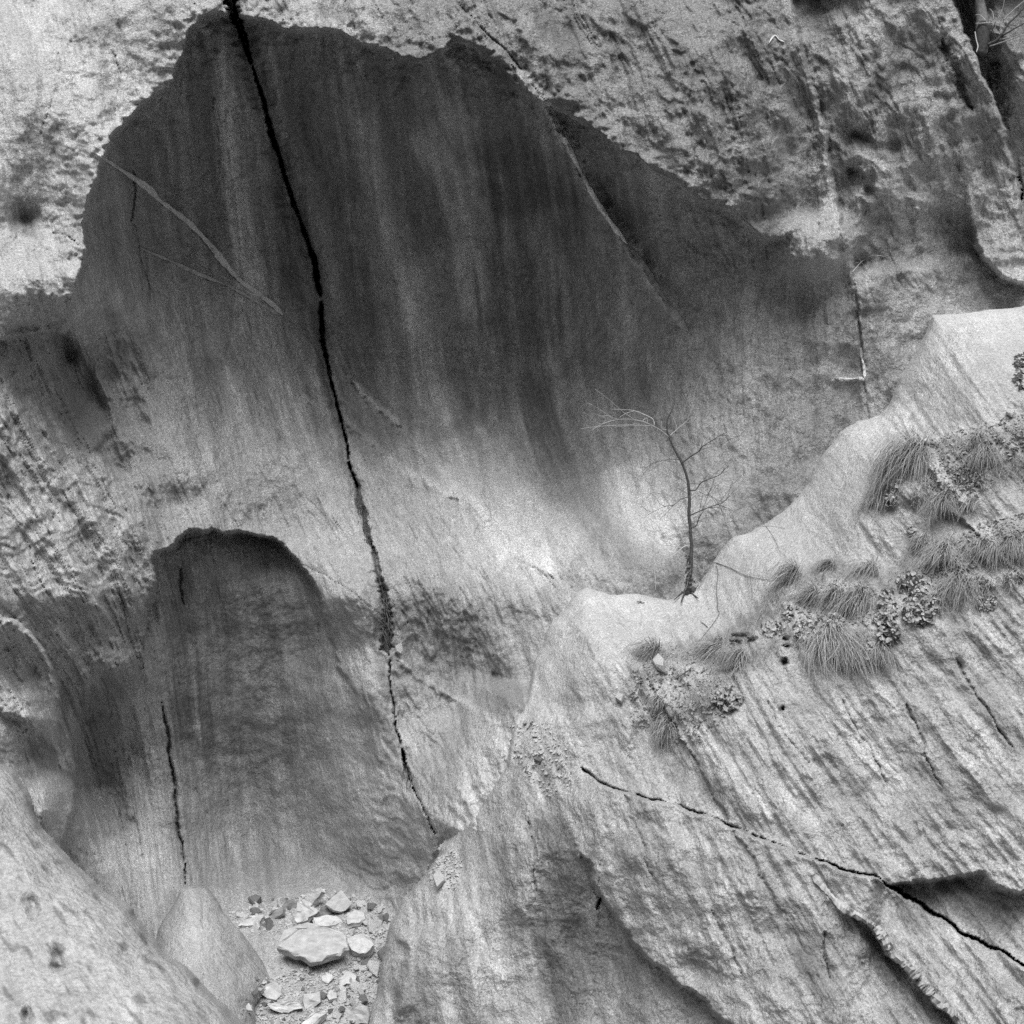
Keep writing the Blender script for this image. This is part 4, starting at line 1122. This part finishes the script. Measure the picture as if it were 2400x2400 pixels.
# ------------------------------------------------------------------ grass tufts
def tuft(u, v, wd, L_, lean, label, n=None, seed=0, D=None):
    """grass rooted at u, v hanging down the rock: wd spread and L_ length in picture units, lean sideways"""
    r = random.Random(seed * 13 + 5)
    sh = sheet_at(u, v)
    Dv = sh.at(u, v)
    m_ = T * Dv / 1200.0
    N = normal(u, v + 50, 45, sh)
    dn = Vector((0, 0, -1))
    S_ = ((dn - N * dn.dot(N)).normalized() * 0.55 + dn * 0.6).normalized()
    X = S_.cross(N).normalized()
    if X.x < 0: X = -X
    root = P(u, v, Dv - 0.03)
    e = empty('grass_tuft', root)
    tag(e, label, 'grass', 'grass tufts on the ledges of the spur')
    L = L_ * m_ * 0.92; W = wd * m_ * 0.66
    bunches = [(r.uniform(-0.85, 0.85), r.uniform(0.6, 1.15), r.uniform(-0.25, 0.25)) for _ in range(r.choice((3, 4, 5)))]
    n = n or int(90 + wd * L_ * 0.034)
    for part, mat, share, ls in (('blades', M_GRASS, 0.72, 1.0), ('dark_blades', M_GRASS_DARK, 0.28, 0.85)):
        verts, faces = [], []
        for i in range(int(n * share)):
            bunch = bunches[i % len(bunches)]
            s_ = r.gauss(bunch[0], 0.22) if r.random() < 0.8 else r.gauss(0, 0.6)
            s_ = max(-1.0, min(1.0, s_))
            p = root + X * (s_ * W * 0.13 + r.gauss(0, 0.012)) + N * r.uniform(-0.02, 0.03) + S_ * r.gauss(0.0, 0.07) * L
            d0 = (N * r.uniform(0.2, 0.8) + X * (s_ * 1.0 + lean * 0.6 + r.gauss(0, 0.35)) + S_ * r.uniform(-0.9, 0.4)).normalized()
            d1 = (S_ + X * (s_ * W / L * 0.55 + lean * 0.55 + bunch[2] + r.gauss(0, 0.2)) + N * r.uniform(-0.06, 0.10)).normalized()
            ll = L * ls * bunch[1] * r.uniform(0.3, 1.25)
            if r.random() < 0.2:                      # stray and broken blades
                d1 = (d1 + X * r.gauss(0, 0.8) + N * r.uniform(0, 0.6)).normalized(); ll *= 0.7
            w_ = r.uniform(0.0014, 0.0032)
            side = (X + N * r.uniform(-0.6, 0.6)).normalized()
            i0 = len(verts)
            m = 6
            for k in range(m + 1):
                t = k / m
                wk = w_ * (1 - t) ** 0.6 + 0.0005
                verts += [p - side * wk, p + side * wk]
                d = d0.lerp(d1, min(1, t * 1.7)).normalized()
                p = p + d * (ll / m)
            for k in range(m):
                a = i0 + 2 * k
                faces.append((a, a + 1, a + 3, a + 2))
        mesh_obj(part, verts, faces, mat, e)['kind'] = 'stuff'
    return e

TUFTS = [
    (1530, 1534, 80, 120, -0.6, 'lowest grass tuft at the tip of the litter ledge, sweeping over the pale rock'),
    (1682, 1530, 60, 112, -0.55, 'grass tuft hanging from the lip in the middle of the litter ledge'),
    (1738, 1548, 70, 95, -0.1, 'short grass tuft just above the small leafy plant on the litter ledge'),
    (1548, 1642, 40, 62, -0.2, 'small dark grass tuft under the litter ledge, above another hanging one'),
    (1566, 1706, 60, 88, 0.15, 'grass tuft lowest of all on the spur, drooping over bare rock'),
    (1862, 1352, 70, 118, -0.6, 'grass tuft sweeping away from the end of the middle ledge beside the trailing vine'),
    (1905, 1400, 60, 90, -0.5, 'grass tuft squeezed between the sweeping tuft and the pale leaved plants'),
    (1950, 1328, 90, 58, -0.4, 'low grass fringe along the upper rim of the middle ledge'),
    (2044, 1338, 60, 80, -0.25, 'grass tuft with a dark stem under the crack on the middle ledge'),
    (1962, 1395, 70, 72, -0.1, 'rounded grass tuft on the middle ledge above the small dark hollow'),
    (2022, 1412, 95, 115, 0.0, 'broad grass tuft between the leafy plants of the middle ledge'),
    (1945, 1502, 120, 150, 0.12, 'longest grass skirt hanging below the middle ledge over the bare slab'),
    (2056, 1532, 50, 80, 0.05, 'narrow grass tuft hanging beside the long grass skirt'),
    (2252, 1378, 120, 130, -0.1, 'large parted grass tuft like a head of hair below the lower ledge'),
    (2312, 1290, 80, 72, -0.35, 'grass tuft over the dark undercut of the lower ledge'),
    (2372, 1286, 80, 76, 0.0, 'grass tuft at the edge of the picture on the lower ledge'),
    (2212, 1300, 80, 84, -0.35, 'pale grass tuft above the leafy bush on the lower ledge'),
    (2165, 1268, 60, 70, -0.4, 'thin grass tuft at the start of the lower ledge'),
    (2150, 1078, 120, 175, -0.1, 'largest grass tuft, a long curtain hanging from the upper ledge'),
    (2062, 1168, 36, 95, 0.0, 'narrow grass tuft hanging alone at the outer end of the upper ledge'),
    (2212, 1180, 70, 75, 0.0, 'grass tuft beside the knobbly stone, next to the long curtain'),
    (2280, 1186, 60, 66, 0.0, 'grass tuft on the far side of the knobbly stone'),
    (2312, 1066, 85, 72, 0.1, 'dome of grass high on the upper ledge over bare rock'),
    (2300, 1030, 60, 50, -0.1, 'faint short grass tuft just above the grass dome'),
    (2110, 1100, 60, 120, -0.3, 'grass tuft joining the long curtain from the outer side'),
    (1690, 1505, 40, 40, -0.5, 'tiny grass tuft beside the two pieces of dead wood'),
]
for i, (u_, v_, wd, L_, ln_, lb) in enumerate(TUFTS):
    tuft(u_, v_, wd, L_, ln_, lb, seed=i)

# loose blades and sods between the tufts, past counting
verts, faces = [], []
r = random.Random(77)
BANDS = [[(1480, 1600), (1560, 1535), (1690, 1520), (1780, 1450), (1860, 1360), (1960, 1335), (2050, 1350)], [(1560, 1700), (1660, 1620), (1740, 1560), (1880, 1470), (1990, 1490), (2070, 1520)],
         [(2080, 1390), (2150, 1300), (2230, 1280), (2320, 1275), (2440, 1260)], [(2070, 1180), (2100, 1090), (2170, 1060), (2280, 1040), (2440, 1000)], [(2130, 1180), (2220, 1150), (2300, 1120), (2420, 1080)], [(2180, 1390), (2260, 1380), (2340, 1350), (2440, 1330)]]
for bnd in BANDS:
    for k in range(520):
        j = r.randrange(len(bnd) - 1); t = r.random()
        u = bnd[j][0] + (bnd[j + 1][0] - bnd[j][0]) * t + r.gauss(0, 16); v = bnd[j][1] + (bnd[j + 1][1] - bnd[j][1]) * t + r.gauss(4, 20)
        p = P(u, v, B.at(u, v) - 0.01)
        d0 = Vector((r.gauss(0, 0.6), -0.6, r.uniform(-0.2, 0.9))).normalized(); d1 = Vector((r.gauss(-0.15, 0.5), -0.35, -0.8)).normalized()
        ll = r.uniform(0.05, 0.22); w_ = r.uniform(0.0014, 0.003); sd_v = Vector((1, r.uniform(-0.5, 0.5), r.uniform(-0.3, 0.3))).normalized()
        i0 = len(verts)
        for q in range(5):
            f = q / 4
            verts += [p - sd_v * w_ * (1 - f), p + sd_v * (w_ * (1 - f) + 0.0004)]
            p = p + d0.lerp(d1, f) * (ll / 4)
        for q in range(4):
            a_ = i0 + 2 * q
            faces.append((a_, a_ + 1, a_ + 3, a_ + 2))
tag(mesh_obj('grass', verts, faces, M_GRASS), 'loose dry grass between the tufts on the ledges of the spur', 'grass', kind='stuff')

# ------------------------------------------------------------------ leafy plants
def leafy(u, v, ru, rv, label, seed, leaf=0.018, dens=1.25, dark=0.45, depth=0.10, name='leafy_plant', D=None):
    r = random.Random(seed * 7 + 3)
    sh = sheet_at(u, v)
    Dv = D or sh.at(u, v)
    m_ = T * Dv / 1200.0
    e = empty(name, P(u, v, Dv))
    tag(e, label, 'plant', 'leafy plants on the rock')
    n = int(dens * ru * rv * 0.085) + 16
    for part, mat, share, off in (('leaves', M_LEAF, 1 - dark, 1.0), ('gap_shade_leaves', M_LEAF_DARK, dark, 0.45)):  # dark inner leaves stand in for the shaded gaps
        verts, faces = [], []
        for i in range(int(n * share)):
            while True:
                x, y = r.uniform(-1, 1), r.uniform(-1, 1)
                if x * x + y * y < 1: break
            uu, vv = u + x * ru, v + y * rv
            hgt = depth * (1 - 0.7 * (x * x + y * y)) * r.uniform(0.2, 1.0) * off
            p = P(uu, vv, (D if D else sh.at(uu, vv)) - hgt - 0.01)
            n_ = Vector((r.uniform(-0.7, 0.7), -0.7 + r.uniform(-0.5, 0.5), 0.7 + r.uniform(-0.4, 0.5))).normalized()
            a = n_.orthogonal().normalized(); a.rotate(Matrix.Rotation(r.uniform(0, 6.3), 3, n_)); b = n_.cross(a)
            s_ = leaf * r.uniform(0.45, 1.5); asp = r.uniform(0.45, 0.9)
            i0 = len(verts)
            verts.append(p - n_ * s_ * 0.25)
            for k in range(7):
                t = 2 * math.pi * k / 7
                rr = s_ * (1.0 if k else 1.25)
                verts.append(p + a * math.cos(t) * rr + b * math.sin(t) * rr * asp)
            for k in range(7):
                faces.append((i0, i0 + 1 + k, i0 + 1 + (k + 1) % 7))
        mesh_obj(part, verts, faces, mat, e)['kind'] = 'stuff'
    verts, faces = [], []
    for i in range(max(4, int(ru / 6))):
        a, b = r.uniform(-0.7, 0.7), r.uniform(-0.7, 0.7)
        p0 = P(u + a * ru * 0.4, v + b * rv * 0.4, (D if D else sh.at(u + a * ru * 0.4, v + b * rv * 0.4)) + 0.01)
        p1 = P(u + a * ru, v + b * rv, (D if D else sh.at(u + a * ru, v + b * rv)) - depth * 0.5)
        tube(verts, faces, [p0, (p0 + p1) / 2 + Vector((0, -0.03, 0.01)), p1], 0.004, 0.002, 4)
    mesh_obj('stems', verts, faces, M_TWIG_DARK, e)['kind'] = 'stuff'
    return e

leafy(1706, 1640, 34, 30, 'small round leaved plant below the litter ledge with a dark base', 1)
leafy(1812, 1472, 30, 20, 'narrow row of round leaves on the edge above the three dark holes', 2)
leafy(1845, 1436, 14, 24, 'few round leaves joining the sweeping tuft and the row of leaves', 3)
leafy(1900, 1476, 42, 30, 'leafy plant under the rounded tuft, right of the three dark holes', 4)
leafy(1958, 1450, 26, 22, 'pale leaved cluster in front of the small dark hollow', 5, dark=0.2)
leafy(2078, 1420, 26, 40, 'upright leafy plant beside the broad tuft of the middle ledge', 6)
leafy(2080, 1482, 30, 30, 'dark leafy plant at the foot of the upright one', 7, dark=0.6)
leafy(2035, 1530, 34, 24, 'leafy plant with dark gaps over the narrow hanging tuft', 8, dark=0.55)
leafy(2136, 1366, 36, 28, 'dark twiggy plant at the outer end of the lower ledge', 9, leaf=0.016, dark=0.7)
leafy(2160, 1428, 48, 40, 'dense leafy bush beside the parted grass tuft', 10, dark=0.5)
leafy(2186, 1386, 34, 26, 'leafy plant joining the bush to the pale grass', 11, dark=0.35)
leafy(2312, 1412, 30, 18, 'fine leaved cushion on the far side of the parted tuft', 12, leaf=0.011, dens=2)
leafy(2094, 1118, 16, 38, 'column of round leaves at the edge of the long curtain of grass', 13)
leafy(2086, 1165, 18, 22, 'pale rosette hanging under the column of leaves', 14, dark=0.3)
leafy(2136, 1242, 10, 12, 'tiny pale rosette at the foot of the long curtain of grass', 15, dark=0.3)
leafy(2394, 868, 22, 44, 'dark plant at the edge of the picture high on the spur', 16, leaf=0.02, dark=0.85)
leafy(2330, 178, 16, 34, 'dark fern in the gully under the tree', 17, leaf=0.02, dark=0.85, depth=0.2)
leafy(2270, 1120, 40, 30, 'low mat of moss and leaves in the middle of the upper ledge', 18, leaf=0.010, dens=1.6, dark=0.6, depth=0.04)
leafy(2290, 1372, 34, 22, 'dark mat of roots under the overhanging lower ledge', 19, leaf=0.012, dens=1.5, dark=0.95, depth=0.05)
leafy(2390, 1352, 40, 14, 'dark mat of roots at the edge of the picture under the lower ledge', 20, leaf=0.012, dens=1.5, dark=0.95, depth=0.05)

# ------------------------------------------------------------------ dead wood
def log(u0, v0, u1, v1, r0, r1, label, d=0.06, mat=M_WOOD):
    verts, faces = [], []
    a, b = P(u0, v0, sheet_at(u0, v0).at(u0, v0) - d), P(u1, v1, sheet_at(u1, v1).at(u1, v1) - d)
    pts = [a.lerp(b, t) + Vector((rnd.uniform(-1, 1), rnd.uniform(-1, 1), rnd.uniform(-1, 1))) * 0.006 for t in np.linspace(0, 1, 6)]
    tube(verts, faces, pts, r0, r1, 7, 0.5)
    o = mesh_obj('dead_wood', verts, faces, mat)
    return tag(o, label, 'dead wood')
log(1718, 1486, 1752, 1484, 0.012, 0.020, 'upper of two broken pieces of dead wood on the litter ledge')
log(1712, 1500, 1738, 1500, 0.022, 0.014, 'lower of two broken pieces of dead wood on the litter ledge')
log(1752, 1492, 1772, 1494, 0.020, 0.022, 'dark stump between the dead wood and the row of leaves')
log(2160, 1036, 2200, 1044, 0.018, 0.008, 'dark dead branch on the rim of the upper grass ledge')
log(2122, 1072, 2150, 1050, 0.02, 0.02, 'dark bent root at the outer corner of the upper grass ledge')
log(1583, 1590, 1622, 1565, 0.008, 0.005, 'thin stick lying in the leaf litter of the litter ledge')

# ------------------------------------------------------------------ the bare young tree
def wpath(pts, o, k, D0, dD=0.0):
    n = len(pts)
    return smooth_line([P(o[0] + x / k, o[1] + y / k, D0 + dD * i / max(1, n - 1)) for i, (x, y) in enumerate(pts)], 4)

TD = 15.35
O4, K4 = (1350, 920), 3.864
tree = empty('bare_tree', P(1611, 1392, TD))
tag(tree, 'slender leafless young tree growing behind the crest of the spur', 'tree')
verts, faces = [], []
tr = wpath([(1005, 1850), (1012, 1790), (1022, 1700), (1040, 1560), (1045, 1400), (1036, 1250), (1022, 1100), (1028, 1000), (1020, 850), (1003, 760), (960, 640), (900, 530), (842, 400), (822, 320), (830, 240), (868, 160), (892, 100), (886, 0)], O4, K4, TD)
n = len(tr)
base = 0
def tapered(name, pts, rads, mat, parent, k=7, jit=0.25):
    verts, faces = [], []
    n = len(pts); ref = Vector((0.9, 0.3, 0.1)).normalized()
    for i, p in enumerate(pts):
        d = (pts[min(i + 1, n - 1)] - pts[max(i - 1, 0)]).normalized()
        a = d.cross(ref).normalized(); b = d.cross(a)
        r = float(np.interp(i / (n - 1), np.linspace(0, 1, len(rads)), rads))
        for j in range(k):
            t = 2 * math.pi * j / k
            q = r * (1 + jit * (rnd.random() - 0.5))
            verts.append(p + a * math.cos(t) * q + b * math.sin(t) * q)
    for i in range(n - 1):
        for j in range(k):
            faces.append((i * k + j, i * k + (j + 1) % k, (i + 1) * k + (j + 1) % k, (i + 1) * k + j))
    faces.append(tuple(range((n - 1) * k, n * k))); faces.append(tuple(range(k))[::-1])
    return mesh_obj(name, verts, faces, mat, parent, True)
trunk = tapered('trunk', tr, (0.034, 0.030, 0.020, 0.017, 0.017, 0.015, 0.013, 0.010, 0.008, 0.005, 0.003), M_BARK, tree, 8)
BR = [
    ([(840, 402), (760, 340), (690, 300), (600, 262), (480, 242), (350, 250), (240, 285), (140, 340)], 7, 2, -0.35, M_TWIG),
    ([(710, 302), (600, 298), (450, 295), (300, 300), (150, 312), (40, 330)], 4, 1.5, -0.2, M_TWIG),
    ([(710, 297), (695, 240), (620, 200), (530, 165), (430, 155), (310, 150)], 5, 1.5, 0.1, M_TWIG),
    ([(530, 165), (450, 190), (390, 230)], 3, 1.2, -0.1, M_TWIG), ([(695, 240), (740, 190), (775, 150)], 3, 1.5, -0.1, M_TWIG),
    ([(240, 285), (270, 235), (170, 190)], 3, 1.2, 0.0, M_TWIG), ([(330, 250), (300, 210), (200, 215)], 2.5, 1.2, 0.0, M_TWIG),
    ([(600, 262), (640, 230), (650, 290)], 3, 1.5, 0.0, M_TWIG), ([(820, 340), (780, 325), (772, 260)], 4, 2, 0.0, M_TWIG),
    ([(850, 392), (920, 330), (1000, 260), (1045, 215)], 5, 2, -0.1, M_TWIG), ([(915, 332), (905, 290), (893, 245)], 4, 2, 0, M_TWIG),
    ([(960, 637), (1050, 570), (1110, 535), (1150, 485), (1240, 430), (1300, 390), (1370, 360)], 7, 1.5, -0.25, M_BARK),
    ([(1110, 535), (1190, 500), (1320, 485)], 3, 1.2, -0.1, M_TWIG_DARK),
    ([(935, 607), (860, 605), (740, 625), (680, 645), (610, 705)], 4, 1.5, -0.1, M_TWIG_DARK),
    ([(1022, 832), (1060, 822), (1120, 826)], 3, 2, 0, M_TWIG_DARK),
    ([(1020, 880), (1080, 885), (1130, 820), (1190, 790), (1300, 745), (1350, 690), (1385, 662)], 6, 2, -0.2, M_BARK),
    ([(1020, 945), (950, 965), (890, 1015), (780, 1040), (640, 1115)], 4.5, 1.3, -0.2, M_TWIG_DARK),
    ([(890, 1015), (830, 1080), (760, 1150)], 2.5, 1.2, -0.1, M_TWIG_DARK),
    ([(1010, 840), (960, 790), (880, 755)], 2.5, 1.2, -0.1, M_TWIG_DARK), ([(1020, 930), (980, 895), (900, 860)], 2.5, 1.2, 0, M_TWIG_DARK),
    ([(1036, 1112), (1130, 1070), (1220, 1035), (1280, 1015), (1340, 990), (1420, 900)], 6, 1.5, -0.2, M_BARK),
    ([(1280, 1015), (1380, 1050), (1480, 1105)], 3.5, 1.3, -0.1, M_TWIG_DARK), ([(1220, 1035), (1280, 1080), (1340, 1120)], 2.5, 1.2, 0, M_TWIG_DARK),
    ([(1280, 1015), (1230, 950), (1170, 880)], 2.5, 1.2, 0.1, M_TWIG_DARK), ([(1120, 1072), (1130, 1010), (1145, 950)], 3, 1.5, 0, M_TWIG_DARK),
    ([(1110, 895), (1180, 930), (1260, 960), (1330, 1080)], 2.5, 1.2, 0, M_TWIG_DARK), ([(1180, 930), (1230, 870), (1250, 800)], 2.5, 1.2, 0, M_TWIG_DARK),
    ([(1033, 1232), (1090, 1205), (1110, 1140), (1140, 1100)], 6, 3, -0.05, M_BARK), ([(1160, 1040), (1200, 990), (1250, 965)], 2.5, 1.2, 0, M_TWIG),
    ([(1030, 1382), (970, 1400), (890, 1470), (790, 1515), (712, 1560), (718, 1680), (722, 1790)], 5, 2, -0.15, M_TWIG),
    ([(890, 1470), (905, 1560), (910, 1650)], 3.5, 2, 0, M_TWIG), ([(1030, 1247), (940, 1240), (860, 1245), (790, 1275)], 4, 1.8, -0.1, M_TWIG),
    ([(1045, 1482), (1110, 1480), (1170, 1500), (1250, 1525)], 3.5, 2, -0.1, M_TWIG_DARK), ([(1165, 1500), (1200, 1420), (1225, 1360)], 3, 1.5, 0, M_TWIG_DARK),
    ([(1042, 1560), (1040, 1600), (1000, 1650), (985, 1700)], 4, 3, -0.04, M_TWIG), ([(1040, 1345), (1090, 1340), (1130, 1330)], 3, 1.5, 0, M_TWIG_DARK),
    ([(1160, 1510), (1155, 1570), (1160, 1640)], 2.5, 1.5, 0, M_TWIG), ([(1010, 1800), (1060, 1790), (1112, 1740)], 6, 2, -0.1, M_BARK),
    ([(1015, 1000), (1060, 950), (1085, 930)], 2.5, 1.2, 0, M_TWIG_DARK), ([(1020, 1040), (1020, 960), (980, 900)], 2.5, 1.2, 0, M_TWIG_DARK)]
TWIG_OF = {1: 0, 2: 0, 3: 0, 4: 0, 5: 0, 6: 0, 7: 0, 10: 9, 12: 11, 17: 16, 21: 20, 22: 20, 23: 20, 24: 20, 26: 25, 30: 29, 33: 32, 36: 32}
br_obj = []
for i, (pts, r0, r1, dd, mt) in enumerate(BR):
    sub = i in TWIG_OF
    br_obj.append(tapered('twig' if sub else 'branch', wpath(pts, O4, K4, TD - 0.005, dd), (r0 * 1.15 / 1000, r1 * 1.2 / 1000), mt, br_obj[TWIG_OF[i]] if sub else tree, 5, 0.1))
# fine twigs along the branches
for i, (pts, r0, r1, dd, mt) in enumerate(BR):
    if i in TWIG_OF or len(pts) < 4:
        continue
    line = wpath(pts, O4, K4, TD - 0.005, dd)
    for q in range(4):
        j = int(len(line) * (0.35 + 0.16 * q)); a = line[j]; d = (line[min(j + 2, len(line) - 1)] - line[j - 1]).normalized()
        sdv = Vector((rnd.uniform(-0.4, 0.4), rnd.uniform(-0.5, 0.5), rnd.choice((-0.5, 0.8, 0.8))))
        L_ = rnd.uniform(0.10, 0.30)
        tapered('twig', smooth_line([a, a + (d + sdv * 0.7) * L_ * 0.4, a + (d * 1.5 + sdv * 1.5) * L_ * 0.55, a + (d * 2.2 + sdv * 1.9 + Vector((0, 0, 0.15))) * L_ * 0.6], 2), (0.0022, 0.0011), mt, br_obj[i], 4, 0.1)
# roots gripping the rock
for dx, dv in ((-30, 14), (26, 10), (-14, 20)):
    tapered('root', smooth_line([P(1610, 1380, TD - 0.02), P(1610 + dx * 0.4, 1390, TD - 0.03), P(1610 + dx, 1392 + dv, B.at(1610 + dx, 1400 + dv) - 0.02)], 3), (0.016, 0.005), M_BARK, tree, 6, 0.3)
# ivy round the foot of the trunk
verts, faces = [], []
for i in range(150):
    y = 1840 - 360 * rnd.random() ** 1.5; x = 1018 + (1560 - y) * -0.05 + rnd.gauss(0, 24 - 14 * (1840 - y) / 360)
    p = P(O4[0] + x / K4, O4[1] + y / K4, TD + rnd.uniform(-0.07, 0.03))
    n_ = Vector((rnd.uniform(-0.8, 0.8), -0.8, rnd.uniform(-0.3, 1))).normalized(); a = n_.orthogonal().normalized(); b = n_.cross(a)
    s_ = rnd.uniform(0.008, 0.018); i0 = len(verts)
    verts += [p + a * s_, p + b * s_, p - a * s_, p - b * s_]; faces.append((i0, i0 + 1, i0 + 2, i0 + 3))
mesh_obj('ivy_leaves', verts, faces, M_LEAF_DARK, tree)['kind'] = 'stuff'

# vines trailing over the spur
def vine(pts, o, k, r, label, mat=M_TWIG_DARK):
    q = smooth_line([(o[0] + x / k, o[1] + y / k, 0) for x, y in pts], 6)
    pts3 = [P(a.x, a.y, B.at(a.x, a.y) - 0.02 - 0.01 * rnd.random()) for a in q]
    verts, faces = [], []
    tube(verts, faces, pts3, r, r * 0.6, 5)
    ob = mesh_obj('trailing_vine', verts, faces, mat)
    return tag(ob, label, 'vine')
O1, K1 = (1400, 1250), 3.864
vine([(1062, 262), (1200, 312), (1280, 355), (1370, 390), (1500, 415), (1640, 430)], O1, K1, 0.0035, 'thin vine running from the crest across pale rock to the sweeping tuft')
vine([(1078, 285), (1092, 380), (1080, 480), (1090, 680), (1105, 720), (1060, 800), (1000, 880), (900, 1000)], O1, K1, 0.0035, 'thin vine hanging down the pale rock towards the litter ledge')
vine([(1385, 398), (1395, 480), (1400, 600)], O1, K1, 0.002, 'short hair thin vine dangling from the vine that crosses the pale rock')
vine([(1000, 850), (960, 815), (935, 800)], O1, K1, 0.004, 'hooked dark twig beside the hanging vine')
vine([(455, 1030), (500, 1085), (540, 1160)], (1600, 800), 2.415, 0.002, 'hair thin vine high on the crest of the spur')
vine([(430, 1050), (500, 1045), (580, 1060)], (1600, 800), 2.415, 0.002, 'hair thin vine lying along the crest of the spur')

# dead twigs caught on the right-hand wall
tw = empty('dead_sprig', P(2020, 600, A.at(2020, 600) - 0.06))
tag(tw, 'pale dead sprig caught in the crack under the rounded boss', 'twig')
for pts in ([(960, 1540), (1020, 1475), (1080, 1445), (1145, 1452)], [(1000, 1465), (1020, 1495), (1048, 1530)], [(975, 1490), (1015, 1480)]):
    tapered('twig', smooth_line([P(1600 + x / 2.415, y / 2.415, A.at(1600 + x / 2.415, y / 2.415) - 0.06) for x, y in pts], 4), (0.005, 0.003), M_TWIG, tw, 5, 0.1)

# ------------------------------------------------------------------ tree in the gully at the top right
O5, K5 = (2150, 0), 6.44
GD = A.at(2300, 60) - 0.25
t2 = empty('gully_tree', P(2299, 121, GD))
tag(t2, 'grey tree trunk with bare shoots in the gully at the upper corner', 'tree')
tapered('trunk', wpath([(930, -900), (925, -400), (938, 0), (962, 150), (980, 330), (978, 600), (960, 800)], O5, K5, GD), (0.045, 0.05, 0.055, 0.062, 0.075, 0.08, 0.07), M_BARK_LIGHT, t2, 10, 0.08)
tapered('root', wpath([(985, 330), (990, 480), (975, 640), (950, 830)], O5, K5, GD - 0.03), (0.05, 0.08, 0.085, 0.06), M_BARK, t2, 9, 0.2)
for pts, r0, r1, mt in (([(1060, 670), (1200, 600), (1300, 480), (1380, 350), (1520, 220), (1640, 60)], 14, 8, M_BARK), ([(1250, 560), (1420, 460), (1640, 335)], 12, 7, M_BARK),
                        ([(1090, 700), (1300, 630), (1640, 510)], 8, 5, M_BARK_LIGHT), ([(1240, 600), (1400, 560), (1560, 505)], 7, 4, M_BARK_LIGHT),
                        ([(880, 355), (1070, 345), (1180, 330), (1280, 150), (1320, -40)], 8, 4, M_TWIG), ([(1290, 310), (1450, 150), (1640, -10)], 8, 5, M_TWIG),
                        ([(1100, 350), (1240, 390), (1330, 405)], 7, 3, M_TWIG), ([(880, 225), (960, 235), (1030, 310)], 6, 4, M_TWIG), ([(870, 480), (890, 600), (915, 700), (890, 785)], 7, 6, M_TWIG),
                        ([(1245, 420), (1240, 340)], 5, 3, M_TWIG), ([(1090, 540), (1150, 420), (1180, 330)], 6, 4, M_BARK), ([(1560, 260), (1610, 240), (1680, 250)], 7, 6, M_BARK_LIGHT),
                        ([(1090, 130), (1140, 190), (1150, 290)], 5, 3, M_TWIG)):
    tapered('branch', wpath(pts, O5, K5, GD - 0.08, -0.15), (r0 / 1000, r1 / 1000), mt, t2, 6, 0.1)

# brush caught in the main crack
def brush(u0, v0, u1, v1, w, n, label, seed):
    r = random.Random(seed)
    verts, faces = [], []
    for i in range(n):
        t = r.random()
        u, v = u0 + (u1 - u0) * t + r.gauss(0, w), v0 + (v1 - v0) * t
        D_ = min(A.at(u, v), A.at(u + 25, v) + 0.02, A.at(u - 25, v) + 0.02) - 0.01
        p = P(u, v, D_); q = P(u + r.gauss(0, w * 1.2), v + r.uniform(8, 40), D_ + r.uniform(-0.05, 0.05))
        tube(verts, faces, [p, (p + q) / 2 + Vector((r.uniform(-0.02, 0.02), -0.01, 0)), q], r.uniform(0.002, 0.006), 0.0015, 4)
    o = mesh_obj('brush', verts, faces, M_TWIG_DARK)
    return tag(o, label, 'brush', kind='stuff')
brush(838, 1150, 866, 1270, 6, 90, 'dead grass and twigs hanging in the middle of the main crack', 5)
brush(905, 1400, 908, 1500, 10, 70, 'dark roots and litter wedged in the widened foot of the main crack', 6)
brush(950, 1800, 965, 1835, 4, 14, 'few twigs in the lower end of the main crack', 7)

tag(boulder, 'big pale out of focus boulder cutting across the lower corner', 'boulder')
tag(hump, 'rounded hump of pale rock standing before the lower hollow', 'boulder')
